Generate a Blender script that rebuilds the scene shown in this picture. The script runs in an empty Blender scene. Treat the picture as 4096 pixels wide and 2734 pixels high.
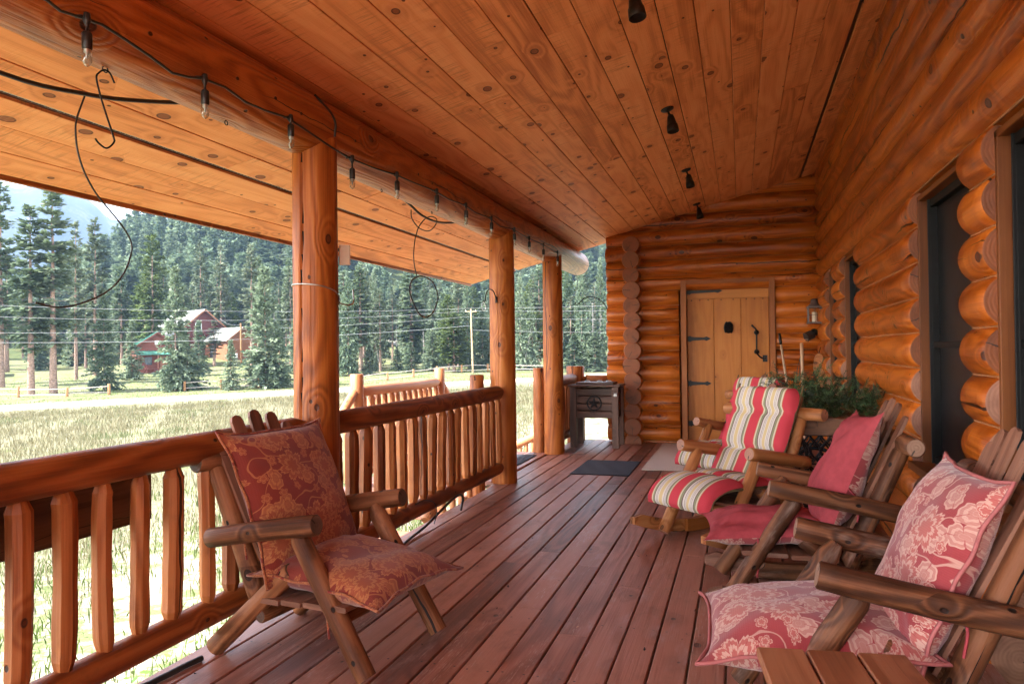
import bpy, math, random
import numpy as np
from mathutils import Vector, Matrix
R = math.radians
rng = random.Random(7)
sc = bpy.context.scene
col = sc.collection

# ------------------------------------------------------------------ helpers
def empty(name, loc=(0, 0, 0), rz=0.0):
    o = bpy.data.objects.new(name, None)
    o.empty_display_size = 0.1
    o.location = loc
    o.rotation_euler = (0, 0, rz)
    col.objects.link(o)
    return o

def tag(o, label=None, cat=None, group=None, kind=None):
    if label: o['label'] = label
    if cat: o['category'] = cat
    if group: o['group'] = group
    if kind: o['kind'] = kind
    return o

def thing(name, label, cat, loc=(0, 0, 0), rz=0.0, group=None):
    return tag(empty(name, loc, rz), label, cat, group)

class MB:
    """collects shapes and links them as ONE mesh object"""
    def __init__(s):
        s.V = []; s.F = []; s.UV = []; s.MI = []; s.RN = []; s.SM = []
    def face(s, idx, uvs, mi=0, smooth=True):
        s.F.append(tuple(idx)); s.UV.extend(uvs); s.MI.append(mi); s.SM.append(smooth)
    def vert(s, p, rn=0.0):
        s.V.append(tuple(p)); s.RN.append(rn); return len(s.V) - 1
    def poly(s, pts, rn=0.0, mi=0, uv=None, smooth=False):
        ids = [s.vert(p, rn) for p in pts]
        if uv is None:
            a = Vector(pts[0]); e = (Vector(pts[1]) - a)
            L = e.length or 1; e = e / L
            n = e.cross(Vector(pts[2]) - a); n = n.normalized() if n.length > 1e-9 else Vector((0, 0, 1))
            f = n.cross(e)
            uv = [((Vector(p) - a).dot(e), (Vector(p) - a).dot(f)) for p in pts]
        s.face(ids, uv, mi, smooth)
    def tube(s, pts, r, seg=12, rn=None, caps=True, mi=0, capmi=1, rf=None, smooth=True, chamfer=0.0, up=None):
        pts = [Vector(p) for p in pts]
        n = len(pts)
        rs = list(r) if isinstance(r, (list, tuple)) else [r] * n
        if rn is None: rn = rng.random()
        if chamfer and n >= 2:
            d0 = (pts[1] - pts[0]).normalized(); d1 = (pts[-1] - pts[-2]).normalized()
            c = chamfer
            pts = [pts[0], pts[0] + d0 * c] + pts[1:-1] + [pts[-1] - d1 * c, pts[-1]]
            rs = [max(rs[0] - c, rs[0] * .5), rs[0]] + rs[1:-1] + [rs[-1], max(rs[-1] - c, rs[-1] * .5)]
            n = len(pts)
        t0 = (pts[1] - pts[0]).normalized()
        a = Vector(up) if up else (Vector((0, 0, 1)) if abs(t0.z) < .9 else Vector((0, 1, 0)))
        X = (a - t0 * a.dot(t0)).normalized()
        rings = []; L = 0.0; prev = None
        rav = sum(rs) / n
        for i in range(n):
            if i == 0: t = (pts[1] - pts[0])
            elif i == n - 1: t = (pts[-1] - pts[-2])
            else: t = (pts[i + 1] - pts[i]).normalized() + (pts[i] - pts[i - 1]).normalized()
            t = t.normalized()
            X = X - t * X.dot(t)
            X = X.normalized(); Y = t.cross(X)
            if i: L += (pts[i] - pts[i - 1]).length
            ids = []
            for k in range(seg):
                an = 2 * math.pi * k / seg
                q = rs[i] * (rf(L, an) if rf else 1.0)
                ids.append(s.vert(pts[i] + X * (q * math.cos(an)) + Y * (q * math.sin(an)), rn))
            rings.append((ids, L))
        circ = 2 * math.pi * rav
        for i in range(n - 1):
            A, la = rings[i]; B, lb = rings[i + 1]
            for k in range(seg):
                k2 = (k + 1) % seg
                v0 = circ * k / seg; v1 = circ * (k + 1) / seg
                s.face((A[k], A[k2], B[k2], B[k]), [(la, v0), (la, v1), (lb, v1), (lb, v0)], mi, smooth)
        if caps:
            for (ids, L), rev in ((rings[0], True), (rings[-1], False)):
                ps = [s.V[j] for j in ids]
                if rev: ps = ps[::-1]
                c = [s.vert(p, rn) for p in ps]
                rr = rs[0] if rev else rs[-1]
                uv = [(rr * math.cos(2 * math.pi * k / seg), rr * math.sin(2 * math.pi * k / seg)) for k in range(seg)]
                s.face(c, uv, capmi, False)
        return s
    def beam(s, a, b, w, h, up=(0, 0, 1), cham=0.003, rn=None, mi=0, endmi=None):
        """board from a to b: w across, h along up"""
        a = Vector(a); b = Vector(b); t = (b - a); L = t.length; t = t / L
        U = Vector(up); U = (U - t * U.dot(t)).normalized(); S = t.cross(U)
        if rn is None: rn = rng.random()
        c = min(cham, w * .4, h * .4); w2 = w / 2; h2 = h / 2
        prof = [(-w2 + c, -h2), (w2 - c, -h2), (w2, -h2 + c), (w2, h2 - c), (w2 - c, h2), (-w2 + c, h2), (-w2, h2 - c), (-w2, -h2 + c)] if c > 0 else [(-w2, -h2), (w2, -h2), (w2, h2), (-w2, h2)]
        n = len(prof); per = [0.0]
        for k in range(n):
            p, q = prof[k], prof[(k + 1) % n]
            per.append(per[-1] + math.hypot(q[0] - p[0], q[1] - p[1]))
        for k in range(n):
            p, q = prof[k], prof[(k + 1) % n]
            P = [a + S * p[0] + U * p[1], a + S * q[0] + U * q[1], b + S * q[0] + U * q[1], b + S * p[0] + U * p[1]]
            s.poly([P[0], P[3], P[2], P[1]], rn, mi, [(0, per[k]), (L, per[k]), (L, per[k + 1]), (0, per[k + 1])])
        e = mi if endmi is None else endmi
        s.poly([a + S * p[0] + U * p[1] for p in prof], rn, e, [(p[0], p[1]) for p in prof])
        s.poly([b + S * p[0] + U * p[1] for p in prof[::-1]], rn, e, [(p[0], p[1]) for p in prof[::-1]])
        return s
    def box(s, c, size, rz=0.0, mi=0, rn=None, cham=0.0, axis=0):
        c = Vector(c); M = Matrix.Rotation(rz, 3, 'Z'); d = [Vector((1, 0, 0)), Vector((0, 1, 0)), Vector((0, 0, 1))]
        d = [M @ x for x in d]
        t = d[axis] * (size[axis] / 2)
        up = d[2] if axis != 2 else d[1]
        if axis == 0: w, h = size[1], size[2]
        elif axis == 1: w, h = size[0], size[2]
        else: w, h = size[0], size[1]
        return s.beam(c - t, c + t, w, h, up, cham, rn, mi)
    def lathe(s, base, axis, prof, seg=16, mi=0, rn=None, smooth=True):
        """prof: (distance along axis, radius)"""
        base = Vector(base); ax = Vector(axis).normalized()
        X = ax.orthogonal().normalized(); Y = ax.cross(X)
        rn = rng.random() if rn is None else rn
        rings = []
        for d, r in prof:
            rings.append([s.vert(base + ax * d + X * (r * math.cos(2 * math.pi * k / seg)) + Y * (r * math.sin(2 * math.pi * k / seg)), rn) for k in range(seg)])
        for i in range(len(rings) - 1):
            for k in range(seg):
                k2 = (k + 1) % seg
                s.face((rings[i][k], rings[i][k2], rings[i + 1][k2], rings[i + 1][k]), [(prof[i][0], k * .02), (prof[i][0], k * .02 + .02), (prof[i + 1][0], k * .02 + .02), (prof[i + 1][0], k * .02)], mi, smooth)
        return s
    def prism(s, pts2, origin, ex, ey, ez, depth, mi=0, rn=None):
        """flat outline pts2 in (ex,ey) extruded by depth along ez"""
        o = Vector(origin); ex = Vector(ex); ey = Vector(ey); ez = Vector(ez)
        rn = rng.random() if rn is None else rn
        A = [o + ex * x + ey * y for x, y in pts2]; B = [p + ez * depth for p in A]
        n = len(A)
        s.poly(A[::-1], rn, mi, [pts2[k] for k in range(n - 1, -1, -1)]); s.poly(B, rn, mi, list(pts2))
        for k in range(n):
            k2 = (k + 1) % n
            s.poly([A[k], A[k2], B[k2], B[k]], rn, mi)
        return s
    def build(s, name, mats, parent=None, label=None, **kw):
        me = bpy.data.meshes.new(name)
        me.from_pydata(s.V, [], s.F)
        uvl = me.uv_layers.new(name='UVMap')
        uvl.data.foreach_set('uv', np.array(s.UV, dtype=np.float32).ravel())
        at = me.attributes.new('rnd', 'FLOAT', 'POINT')
        at.data.foreach_set('value', np.array(s.RN, dtype=np.float32))
        mats = mats if isinstance(mats, (list, tuple)) else [mats]
        for m in mats: me.materials.append(m)
        mi = np.minimum(np.array(s.MI, dtype=np.int32), len(mats) - 1)
        me.polygons.foreach_set('material_index', mi)
        me.polygons.foreach_set('use_smooth', np.array(s.SM, dtype=bool))
        me.update()
        o = bpy.data.objects.new(name, me); col.objects.link(o)
        if parent: o.parent = parent
        tag(o, label, **kw)
        return o

def spline(pts, n=6):
    """Catmull-Rom through pts"""
    P = [Vector(p) for p in pts]
    if len(P) < 3: return P
    Q = [P[0] * 2 - P[1]] + P + [P[-1] * 2 - P[-2]]
    out = []
    for i in range(1, len(Q) - 2):
        for k in range(n):
            t = k / n
            a, b, c, d = Q[i - 1], Q[i], Q[i + 1], Q[i + 2]
            out.append(.5 * ((2 * b) + (c - a) * t + (2 * a - 5 * b + 4 * c - d) * t * t + (3 * b - a - 3 * c + d) * t ** 3))
    out.append(P[-1])
    return out

def lin(a, b, n):
    a = Vector(a); b = Vector(b)
    return [a.lerp(b, i / n) for i in range(n + 1)]

def knobbly(amp=.03, seed=None, flats=0):
    """slow radius variation of a hand-peeled log"""
    q = random.Random(rng.random() if seed is None else seed)
    w = [(q.randint(1, 3), q.uniform(1.5, 7), q.uniform(0, 6.28), q.uniform(.3, 1)) for _ in range(6)]
    def f(L, an):
        v = sum(a * math.sin(m * an + k * L + p) for m, k, p, a in w) / 3
        return 1 + amp * v
    return f

def roundlog(m, a, b, r0, r1=None, n=8, seg=16, amp=.025, chamfer=.006, rn=None, capmi=1, bow=0.0):
    r1 = r0 if r1 is None else r1
    pts = lin(a, b, n)
    if bow:
        d = Vector((rng.uniform(-1, 1), rng.uniform(-1, 1), rng.uniform(-1, 1))) * bow
        pts = [p + d * math.sin(math.pi * i / n) for i, p in enumerate(pts)]
    m.tube(pts, [r0 + (r1 - r0) * i / n for i in range(n + 1)], seg, rn=rn, rf=knobbly(amp), chamfer=chamfer, capmi=capmi)
    return m

# ------------------------------------------------------------------ materials
def newmat(name):
    m = bpy.data.materials.new(name); m.use_nodes = True
    nt = m.node_tree; nt.nodes.clear()
    out = nt.nodes.new('ShaderNodeOutputMaterial')
    b = nt.nodes.new('ShaderNodeBsdfPrincipled')
    nt.links.new(b.outputs[0], out.inputs['Surface'])
    return m, nt, b, out

class NT:
    def __init__(s, nt): s.nt = nt
    def n(s, t, **kw):
        x = s.nt.nodes.new(t)
        for k, v in kw.items(): setattr(x, k, v)
        return x
    def lk(s, a, b): s.nt.links.new(a, b)
    def setin(s, sock, v):
        if hasattr(v, 'is_output'): s.lk(v, sock)
        else: sock.default_value = v
    def math(s, op, a, b=None, c=None, clamp=False):
        x = s.n('ShaderNodeMath', operation=op); x.use_clamp = clamp
        s.setin(x.inputs[0], a)
        if b is not None: s.setin(x.inputs[1], b)
        if c is not None: s.setin(x.inputs[2], c)
        return x.outputs[0]
    def comb(s, a, b, c=0.0):
        x = s.n('ShaderNodeCombineXYZ')
        s.setin(x.inputs[0], a); s.setin(x.inputs[1], b); s.setin(x.inputs[2], c)
        return x.outputs[0]
    def noise(s, vec, scale=1.0, detail=2.0, rough=.5, dist=0.0):
        x = s.n('ShaderNodeTexNoise'); s.lk(vec, x.inputs['Vector'])
        x.inputs['Scale'].default_value = scale; x.inputs['Detail'].default_value = detail
        x.inputs['Roughness'].default_value = rough; x.inputs['Distortion'].default_value = dist
        return x.outputs[0]
    def step(s, v, lo, hi, a=0.0, b=1.0):
        x = s.n('ShaderNodeMapRange', interpolation_type='SMOOTHSTEP')
        s.setin(x.inputs[0], v); s.setin(x.inputs[1], lo); s.setin(x.inputs[2], hi); s.setin(x.inputs[3], a); s.setin(x.inputs[4], b)
        return x.outputs[0]
    def mix(s, f, a, b, mode='MIX'):
        x = s.n('ShaderNodeMix', data_type='RGBA', blend_type=mode)
        s.setin(x.inputs[0], f)
        for sock, v in ((x.inputs[6], a), (x.inputs[7], b)):
            if hasattr(v, 'is_output'): s.lk(v, sock)
            else: sock.default_value = (*v, 1) if len(v) == 3 else v
        return x.outputs[2]
    def ramp(s, f, stops, interp='LINEAR'):
        x = s.n('ShaderNodeValToRGB'); r = x.color_ramp; r.interpolation = interp
        while len(r.elements) < len(stops): r.elements.new(.5)
        for e, (p, c) in zip(r.elements, stops): e.position = p; e.color = (*c, 1)
        s.lk(f, x.inputs[0]); return x.outputs[0]
    def bump(s, h, strength=.3, dist=.01, normal=None):
        x = s.n('ShaderNodeBump'); x.inputs['Strength'].default_value = strength; x.inputs['Distance'].default_value = dist
        s.lk(h, x.inputs['Height'])
        if normal is not None: s.lk(normal, x.inputs['Normal'])
        return x.outputs[0]
    def uvr(s):
        """u (along grain), v (across), random of the piece"""
        uv = s.n('ShaderNodeUVMap', uv_map='UVMap'); sp = s.n('ShaderNodeSeparateXYZ'); s.lk(uv.outputs[0], sp.inputs[0])
        at = s.n('ShaderNodeAttribute', attribute_name='rnd')
        return sp.outputs[0], sp.outputs[1], at.outputs['Fac']

def wood(name, dark, mid, light, rough=.45, ripple=0.0, pits=0.0, nails=False, scuff=0.0, knots=.5, knotcol=(.09, .03, .015), ring=1.0, crack=.0, saw=0.0, bump=.25, grime=.0, tone=.35, kscale=2.6, spec=.5, worn=None, swirl=9.0, coat=0.0):
    m, nt, b, out = newmat(name); N = NT(nt)
    u, v, rn = N.uvr()
    U = N.math('ADD', u, N.math('MULTIPLY', rn, 71.3)); V = N.math('ADD', v, N.math('MULTIPLY', rn, 37.7))
    Z = N.math('MULTIPLY', rn, 19.0)
    # knots
    vo = N.n('ShaderNodeTexVoronoi', voronoi_dimensions='2D', feature='F1')
    N.lk(N.comb(N.math('MULTIPLY', U, kscale), N.math('MULTIPLY', V, kscale * 1.5), Z), vo.inputs['Vector']); vo.inputs['Scale'].default_value = 1.0
    vo.inputs['Randomness'].default_value = 1.0
    cs = N.n('ShaderNodeSeparateColor'); N.lk(vo.outputs['Color'], cs.inputs[0])
    kr = N.math('MULTIPLY', N.math('SUBTRACT', cs.outputs[0], 1 - knots, clamp=True), .20)   # radius
    kd = N.math('SUBTRACT', vo.outputs['Distance'], kr)
    has = N.math('GREATER_THAN', cs.outputs[0], 1 - knots)
    kmask = N.math('MULTIPLY', N.step(kd, .02, -.012), has)
    halo = N.math('MULTIPLY', N.step(kd, .30, .0), has)
    # growth rings: contour lines of a stretched noise, bent round the knots
    fld = N.noise(N.comb(N.math('MULTIPLY', U, .55), N.math('MULTIPLY', V, 4.2), Z), 1.0, 1.5, .45)
    fld = N.math('ADD', fld, N.math('MULTIPLY', halo, .16))
    fine = N.noise(N.comb(N.math('MULTIPLY', U, 2.2), N.math('MULTIPLY', V, 110.0), Z), 1.0, 3, .6)
    rg = N.math('SINE', N.math('MULTIPLY', N.math('ADD', fld, N.math('MULTIPLY', fine, .012)), swirl * 6.283))
    rg = N.math('MULTIPLY_ADD', rg, .5, .5)
    low = N.noise(N.comb(N.math('MULTIPLY', U, .8), N.math('MULTIPLY', V, 2.5), Z), 1.0, 3, .6)
    f = N.math('ADD', N.math('MULTIPLY', rg, .34 * ring), N.math('MULTIPLY', fine, .42))
    f = N.math('ADD', f, N.math('MULTIPLY', low, .45))
    f = N.math('ADD', f, N.math('MULTIPLY', N.math('SUBTRACT', rn, .5), tone * .55))
    f = N.math('SUBTRACT', f, .04 + .15 * (ring - 1))
    c = N.ramp(f, [(.24, dark), (.5, mid), (.76, light)])
    c = N.mix(N.math('MULTIPLY', halo, .55), c, N.mix(.6, mid, dark))
    rim = N.math('MULTIPLY', N.step(N.math('ABSOLUTE', kd), .02, .004), has)
    c = N.mix(kmask, c, N.mix(.45, knotcol, dark)); c = N.mix(N.math('MULTIPLY', rim, .8), c, tuple(x * .45 for x in knotcol))
    h = N.math('ADD', N.math('MULTIPLY', rg, .35 * ring), N.math('MULTIPLY', fine, .6))
    h = N.math('SUBTRACT', h, N.math('MULTIPLY', kmask, .5))
    if saw:
        sw = N.noise(N.comb(N.math('MULTIPLY', U, 75.0), N.math('MULTIPLY', V, 5.0), Z), 1.0, 3, .65)
        gate = N.step(N.noise(N.comb(U, N.math('MULTIPLY', V, 3.0), Z), 1.3, 2), .4, .65)
        sc_ = N.math('MULTIPLY', N.math('MULTIPLY', N.step(sw, .50, .66), gate), saw)
        c = N.mix(sc_, c, tuple(x * .6 for x in mid)); h = N.math('ADD', h, N.math('MULTIPLY', sw, .5))
    if pits:
        pv = N.n('ShaderNodeTexVoronoi', voronoi_dimensions='2D', feature='F1'); pv.inputs['Scale'].default_value = 1.0
        N.lk(N.comb(N.math('MULTIPLY', U, 6.0), N.math('MULTIPLY', V, 9.0), 0.0), pv.inputs['Vector'])
        pc = N.n('ShaderNodeSeparateColor'); N.lk(pv.outputs['Color'], pc.inputs[0])
        pm = N.math('MULTIPLY', N.step(pv.outputs['Distance'], .085, .05), N.math('GREATER_THAN', pc.outputs[1], 1 - pits))
        c = N.mix(pm, c, tuple(x * .25 for x in dark)); h = N.math('SUBTRACT', h, pm)
    if ripple:
        rp = N.noise(N.comb(N.math('MULTIPLY', U, 22.0), N.math('MULTIPLY', V, 9.0), Z), 1.0, 2, .5)
        rg2 = N.step(N.noise(N.comb(U, N.math('MULTIPLY', V, 4.0), Z), 1.2, 2), .42, .62)
        h = N.math('ADD', h, N.math('MULTIPLY', N.math('MULTIPLY', rp, rg2), ripple))
    if scuff:
        s1 = N.noise(N.comb(N.math('MULTIPLY', U, 14.0), N.math('MULTIPLY', V, 160.0), Z), 1.0, 4, .7)
        s2 = N.step(N.noise(N.comb(N.math('MULTIPLY', U, 1.1), N.math('MULTIPLY', V, 7.0), Z), 1.0, 3, .6), .50, .66)
        c = N.mix(N.math('MULTIPLY', N.math('MULTIPLY', N.step(s1, .52, .66), s2), scuff), c, (.52, .42, .38))
    if nails:
        gp = N.n('ShaderNodeNewGeometry'); sp_ = N.n('ShaderNodeSeparateXYZ'); N.lk(gp.outputs['Position'], sp_.inputs[0])
        fy = N.math('MULTIPLY', N.math('SUBTRACT', N.math('FRACT', N.math('DIVIDE', N.math('ADD', sp_.outputs[1], 6.0), .61)), .5), .61)
        fx = N.math('MULTIPLY', N.math('SUBTRACT', N.math('ABSOLUTE', N.math('SUBTRACT', N.math('FRACT', N.math('DIVIDE', N.math('ADD', sp_.outputs[0], .673 + 14.9), .149)), .5)), .30), .149)
        fy = N.math('ADD', fy, N.math('MULTIPLY', N.math('SUBTRACT', rn, .5), .02))
        dd = N.math('SQRT', N.math('ADD', N.math('MULTIPLY', fx, fx), N.math('MULTIPLY', fy, fy)))
        c = N.mix(N.step(dd, .0065, .0035), c, (.02, .015, .015))
    if crack:
        wob = N.noise(N.comb(N.math('MULTIPLY', U, 2.0), Z, 0.0), 1.0, 3, .6)
        cr = None
        for k, off in enumerate((.31, .77)):
            vv = N.math('SUBTRACT', v, N.math('MULTIPLY', N.math('FRACT', N.math('MULTIPLY_ADD', rn, 5.3 + k * 3.1, off)), .7))
            d = N.math('ABSOLUTE', N.math('ADD', vv, N.math('MULTIPLY', N.math('SUBTRACT', wob, .5), .09)))
            g = N.noise(N.comb(N.math('MULTIPLY', U, .7), N.math('MULTIPLY_ADD', rn, 50.0, off * 20), 0.0), 1.0, 2)
            wd = N.math('MULTIPLY', N.step(g, .42, .62), .0035 * crack)
            q = N.math('LESS_THAN', d, wd)
            cr = q if cr is None else N.math('MAXIMUM', cr, q)
        c = N.mix(cr, c, tuple(x * .18 for x in dark)); h = N.math('SUBTRACT', h, N.math('MULTIPLY', cr, 1.5))
    if worn:
        wn = N.noise(N.comb(N.math('MULTIPLY', U, 1.6), N.math('MULTIPLY', V, 6.0), Z), 1.0, 5, .7)
        wm = N.math('MULTIPLY', N.step(wn, .54, .72), worn[1])
        c = N.mix(wm, c, worn[0])
    if grime:
        gn = N.noise(N.comb(N.math('MULTIPLY', U, 2.5), N.math('MULTIPLY', V, 4.0), Z), 1.0, 5, .7)
        c = N.mix(N.math('MULTIPLY', N.step(gn, .5, .75), grime), c, tuple(x * .35 for x in dark))
    N.lk(c, b.inputs['Base Color'])
    rr = N.math('ADD', rough - .08, N.math('MULTIPLY', low, .16)); N.lk(rr, b.inputs['Roughness'])
    b.inputs['Specular IOR Level'].default_value = spec
    if coat: b.inputs['Coat Weight'].default_value = coat; b.inputs['Coat Roughness'].default_value = .25
    N.lk(N.bump(h, bump, .007), b.inputs['Normal'])
    return m

def endgrain(name, base, dark, rough=.6):
    m, nt, b, out = newmat(name); N = NT(nt)
    u, v, rn = N.uvr()
    r = N.math('SQRT', N.math('ADD', N.math('MULTIPLY', u, u), N.math('MULTIPLY', v, v)))
    P = N.comb(u, v, N.math('MULTIPLY', rn, 30))
    ns = N.noise(P, 14, 3, .6)
    rg = N.math('MULTIPLY_ADD', N.math('SINE', N.math('ADD', N.math('MULTIPLY', r, 420), N.math('MULTIPLY', ns, 9))), .5, .5)
    an = N.math('ARCTAN2', u, v)
    big = N.noise(P, 7, 4, .6)
    c = N.mix(N.math('MULTIPLY', rg, .35), base, dark)
    c = N.mix(N.step(big, .4, .8), c, tuple(x * .75 for x in dark))
    a0 = N.math('MULTIPLY_ADD', rn, 12.0, -6.0)
    d = N.math('ABSOLUTE', N.math('SINE', N.math('MULTIPLY', N.math('SUBTRACT', N.math('ADD', an, N.math('MULTIPLY', ns, .5)), a0), .5)))
    ck = N.math('MULTIPLY', N.math('LESS_THAN', N.math('MULTIPLY', d, r), .0016), N.math('GREATER_THAN', r, .012))
    c = N.mix(ck, c, tuple(x * .15 for x in dark))
    N.lk(c, b.inputs['Base Color']); b.inputs['Roughness'].default_value = rough
    N.lk(N.bump(N.math('SUBTRACT', rg, N.math('MULTIPLY', ck, 3)), .2, .003), b.inputs['Normal'])
    return m

def plain(name, c, rough=.5, metal=0.0, var=.15, vs=30, bump=0.0, spec=.5):
    m, nt, b, out = newmat(name); N = NT(nt)
    tc = N.n('ShaderNodeTexCoord')
    ns = N.noise(tc.outputs['Object'], vs, 4, .6)
    N.lk(N.mix(N.step(ns, .3, .7), tuple(x * (1 - var) for x in c), tuple(min(1, x * (1 + var)) for x in c)), b.inputs['Base Color'])
    b.inputs['Roughness'].default_value = rough; b.inputs['Metallic'].default_value = metal
    b.inputs['Specular IOR Level'].default_value = spec
    if bump: N.lk(N.bump(ns, bump, .004), b.inputs['Normal'])
    return m

def glassy(name, c=(.9, .92, .9), rough=.02, ior=1.4):
    m, nt, b, out = newmat(name)
    b.inputs['Base Color'].default_value = (*c, 1); b.inputs['Roughness'].default_value = rough
    b.inputs['Transmission Weight'].default_value = 1.0; b.inputs['IOR'].default_value = ior
    return m

def fabric_bump(N, u, v, k=900, strength=.15, normal=None):
    wv = N.math('ADD', N.math('SINE', N.math('MULTIPLY', u, k)), N.math('SINE', N.math('MULTIPLY', v, k)))
    return N.bump(wv, strength, .0008, normal)

def floral(name, base, pat, pat2, dark):
    """printed cushion cloth: blossoms, leaves and trailing stems"""
    m, nt, b, out = newmat(name); N = NT(nt)
    u, v, rn = N.uvr()
    nz = N.noise(N.comb(u, v, rn), 9, 2)
    u2 = N.math('ADD', u, N.math('MULTIPLY', N.math('SUBTRACT', nz, .5), .05)); v2 = N.math('ADD', v, N.math('MULTIPLY', N.math('SUBTRACT', nz, .5), .04))
    col_ = None
    base_n = N.noise(N.comb(u, v, rn), 5, 3)
    col_ = N.mix(N.step(base_n, .35, .7), base, tuple(x * .85 for x in base))
    # stems: contour of a noise
    st = N.noise(N.comb(u, v, N.math('ADD', rn, 3.0)), 7.5, 1.0, .4)
    stem = N.step(N.math('ABSOLUTE', N.math('SUBTRACT', st, .5)), .012, .006)
    col_ = N.mix(N.math('MULTIPLY', stem, .8), col_, pat)
    def flowers(scale, off, pet, rad, inner, colr, colr2, keep):
        nonlocal col_
        vo = N.n('ShaderNodeTexVoronoi', voronoi_dimensions='2D'); vo.inputs['Scale'].default_value = scale; vo.inputs['Randomness'].default_value = .75
        vec = N.comb(N.math('ADD', u2, off), N.math('ADD', v2, off * 1.7)); N.lk(vec, vo.inputs['Vector'])
        sub = N.n('ShaderNodeVectorMath', operation='SUBTRACT'); N.lk(vec, sub.inputs[0]); N.lk(vo.outputs['Position'], sub.inputs[1])
        sp = N.n('ShaderNodeSeparateXYZ'); N.lk(sub.outputs[0], sp.inputs[0])
        cs = N.n('ShaderNodeSeparateColor'); N.lk(vo.outputs['Color'], cs.inputs[0])
        r = N.math('SQRT', N.math('ADD', N.math('MULTIPLY', sp.outputs[0], sp.outputs[0]), N.math('MULTIPLY', sp.outputs[1], sp.outputs[1])))
        a = N.math('ADD', N.math('ARCTAN2', sp.outputs[1], sp.outputs[0]), N.math('MULTIPLY', cs.outputs[1], 6.28))
        pw = N.math('ABSOLUTE', N.math('COSINE', N.math('MULTIPLY', a, pet / 2)))
        R_ = N.math('MULTIPLY', N.math('MULTIPLY_ADD', N.math('POWER', pw, .6), .5, .5), rad)
        R_ = N.math('MULTIPLY', R_, N.math('MULTIPLY_ADD', N.math('SINE', N.math('MULTIPLY', a, pet * 5.0)), .05, 1.0))
        q = N.math('DIVIDE', r, R_)
        k = N.math('GREATER_THAN', cs.outputs[2], 1 - keep)
        body = N.math('MULTIPLY', N.step(q, 1.0, .95), k)
        bands = N.step(N.math('SINE', N.math('MULTIPLY', q, 15.0)), -.1, .3)
        col_ = N.mix(body, col_, N.mix(bands, colr2, colr))
        veins = N.math('MULTIPLY', N.math('MULTIPLY', body, N.step(N.math('ABSOLUTE', N.math('SINE', N.math('MULTIPLY', a, pet))), .16, .05)), N.step(q, .25, .4))
        col_ = N.mix(N.math('MULTIPLY', veins, .7), col_, base)
        core = N.math('MULTIPLY', N.step(q, inner, inner * .85), k)
        col_ = N.mix(core, col_, colr2)
    flowers(9.0, 3.3, 2, .050, .2, pat, N_mix(pat, base, .45), .75)
    flowers(14.0, 7.7, 5, .022, .35, pat, pat2, .7)
    flowers(5.2, 1.1, 7, .078, .3, pat, pat2, .8)
    N.lk(col_, b.inputs['Base Color']); b.inputs['Roughness'].default_value = .8
    b.inputs['Specular IOR Level'].default_value = .25
    b.inputs['Sheen Weight'].default_value = .25
    N.lk(fabric_bump(N, u, v), b.inputs['Normal'])
    return m

def N_mix(a, b, f): return tuple(x * (1 - f) + y * f for x, y in zip(a, b))

def stripes(name):
    """awning-stripe cloth; u runs across the stripes"""
    m, nt, b, out = newmat(name); N = NT(nt)
    u, v, rn = N.uvr()
    red = (.50, .035, .055); tan = (.42, .20, .09); cream = (.58, .50, .36); grn = (.22, .23, .13); pur = (.13, .045, .07); wh = (.60, .55, .49); yel = (.58, .44, .22)
    seq = [(red, .066), (tan, .004), (cream, .009), (grn, .014), (pur, .004), (wh, .010), (pur, .0022), (wh, .007), (pur, .0022), (wh, .009), (yel, .021), (wh, .009), (pur, .0022), (wh, .007), (pur, .0022), (wh, .010), (pur, .004), (grn, .014), (cream, .009), (tan, .004)]
    seq = [(c, w * 1.15) for c, w in seq]; tot = sum(w for _, w in seq)
    f = N.math('FRACT', N.math('DIVIDE', N.math('ADD', u, 5 * tot + .038), tot))
    stops = []; p = 0
    for c, w in seq: stops.append((p / tot, c)); p += w
    c = N.ramp(f, stops, 'CONSTANT')
    ns = N.noise(N.comb(u, v, 0.0), 400, 2)
    c = N.mix(N.math('MULTIPLY', ns, .25), c, N.mix(.5, c, (.25, .2, .18)))
    N.lk(c, b.inputs['Base Color']); b.inputs['Roughness'].default_value = .85; b.inputs['Specular IOR Level'].default_value = .2
    N.lk(fabric_bump(N, u, v), b.inputs['Normal'])
    return m

M = {}
M['ceil'] = wood('ceiling_pine', (.46, .140, .036), (.75, .290, .094), (.83, .365, .140), rough=.6, knots=.56, knotcol=(.10, .03, .018), ring=.6, saw=.75, bump=.45, tone=.5, kscale=2.7, swirl=7, ripple=.5, pits=.05, spec=.25)
M['log'] = wood('stained_log', (.13, .022, .002), (.34, .074, .006), (.50, .135, .016), rough=.34, knots=.42, knotcol=(.045, .012, .007), ring=.65, crack=2.0, bump=.5, tone=.5, kscale=2.4, swirl=11, spec=.33, ripple=1.1, grime=.45, pits=.14)
M['post'] = wood('stained_post_log', (.15, .032, .004), (.33, .088, .012), (.44, .145, .028), rough=.46, knots=.36, knotcol=(.06, .017, .008), ring=.75, crack=1.8, bump=.5, tone=.3, kscale=2.3, swirl=11, spec=.3, grime=.4, pits=.12)
M['beam'] = wood('hewn_beam_log', (.13, .028, .004), (.30, .074, .010), (.42, .13, .026), rough=.36, knots=.3, knotcol=(.06, .016, .008), ring=1.0, crack=1.6, bump=1.0, tone=.3, kscale=2.0, swirl=16, spec=.36, ripple=.8, grime=.5, pits=.2)
M['rail'] = wood('stained_rail_log', (.13, .030, .006), (.28, .080, .017), (.40, .140, .040), rough=.5, knots=.4, knotcol=(.05, .015, .008), ring=.85, crack=1.6, bump=.5, tone=.7, kscale=3, swirl=10, grime=.45, spec=.35, pits=.15)
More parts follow.
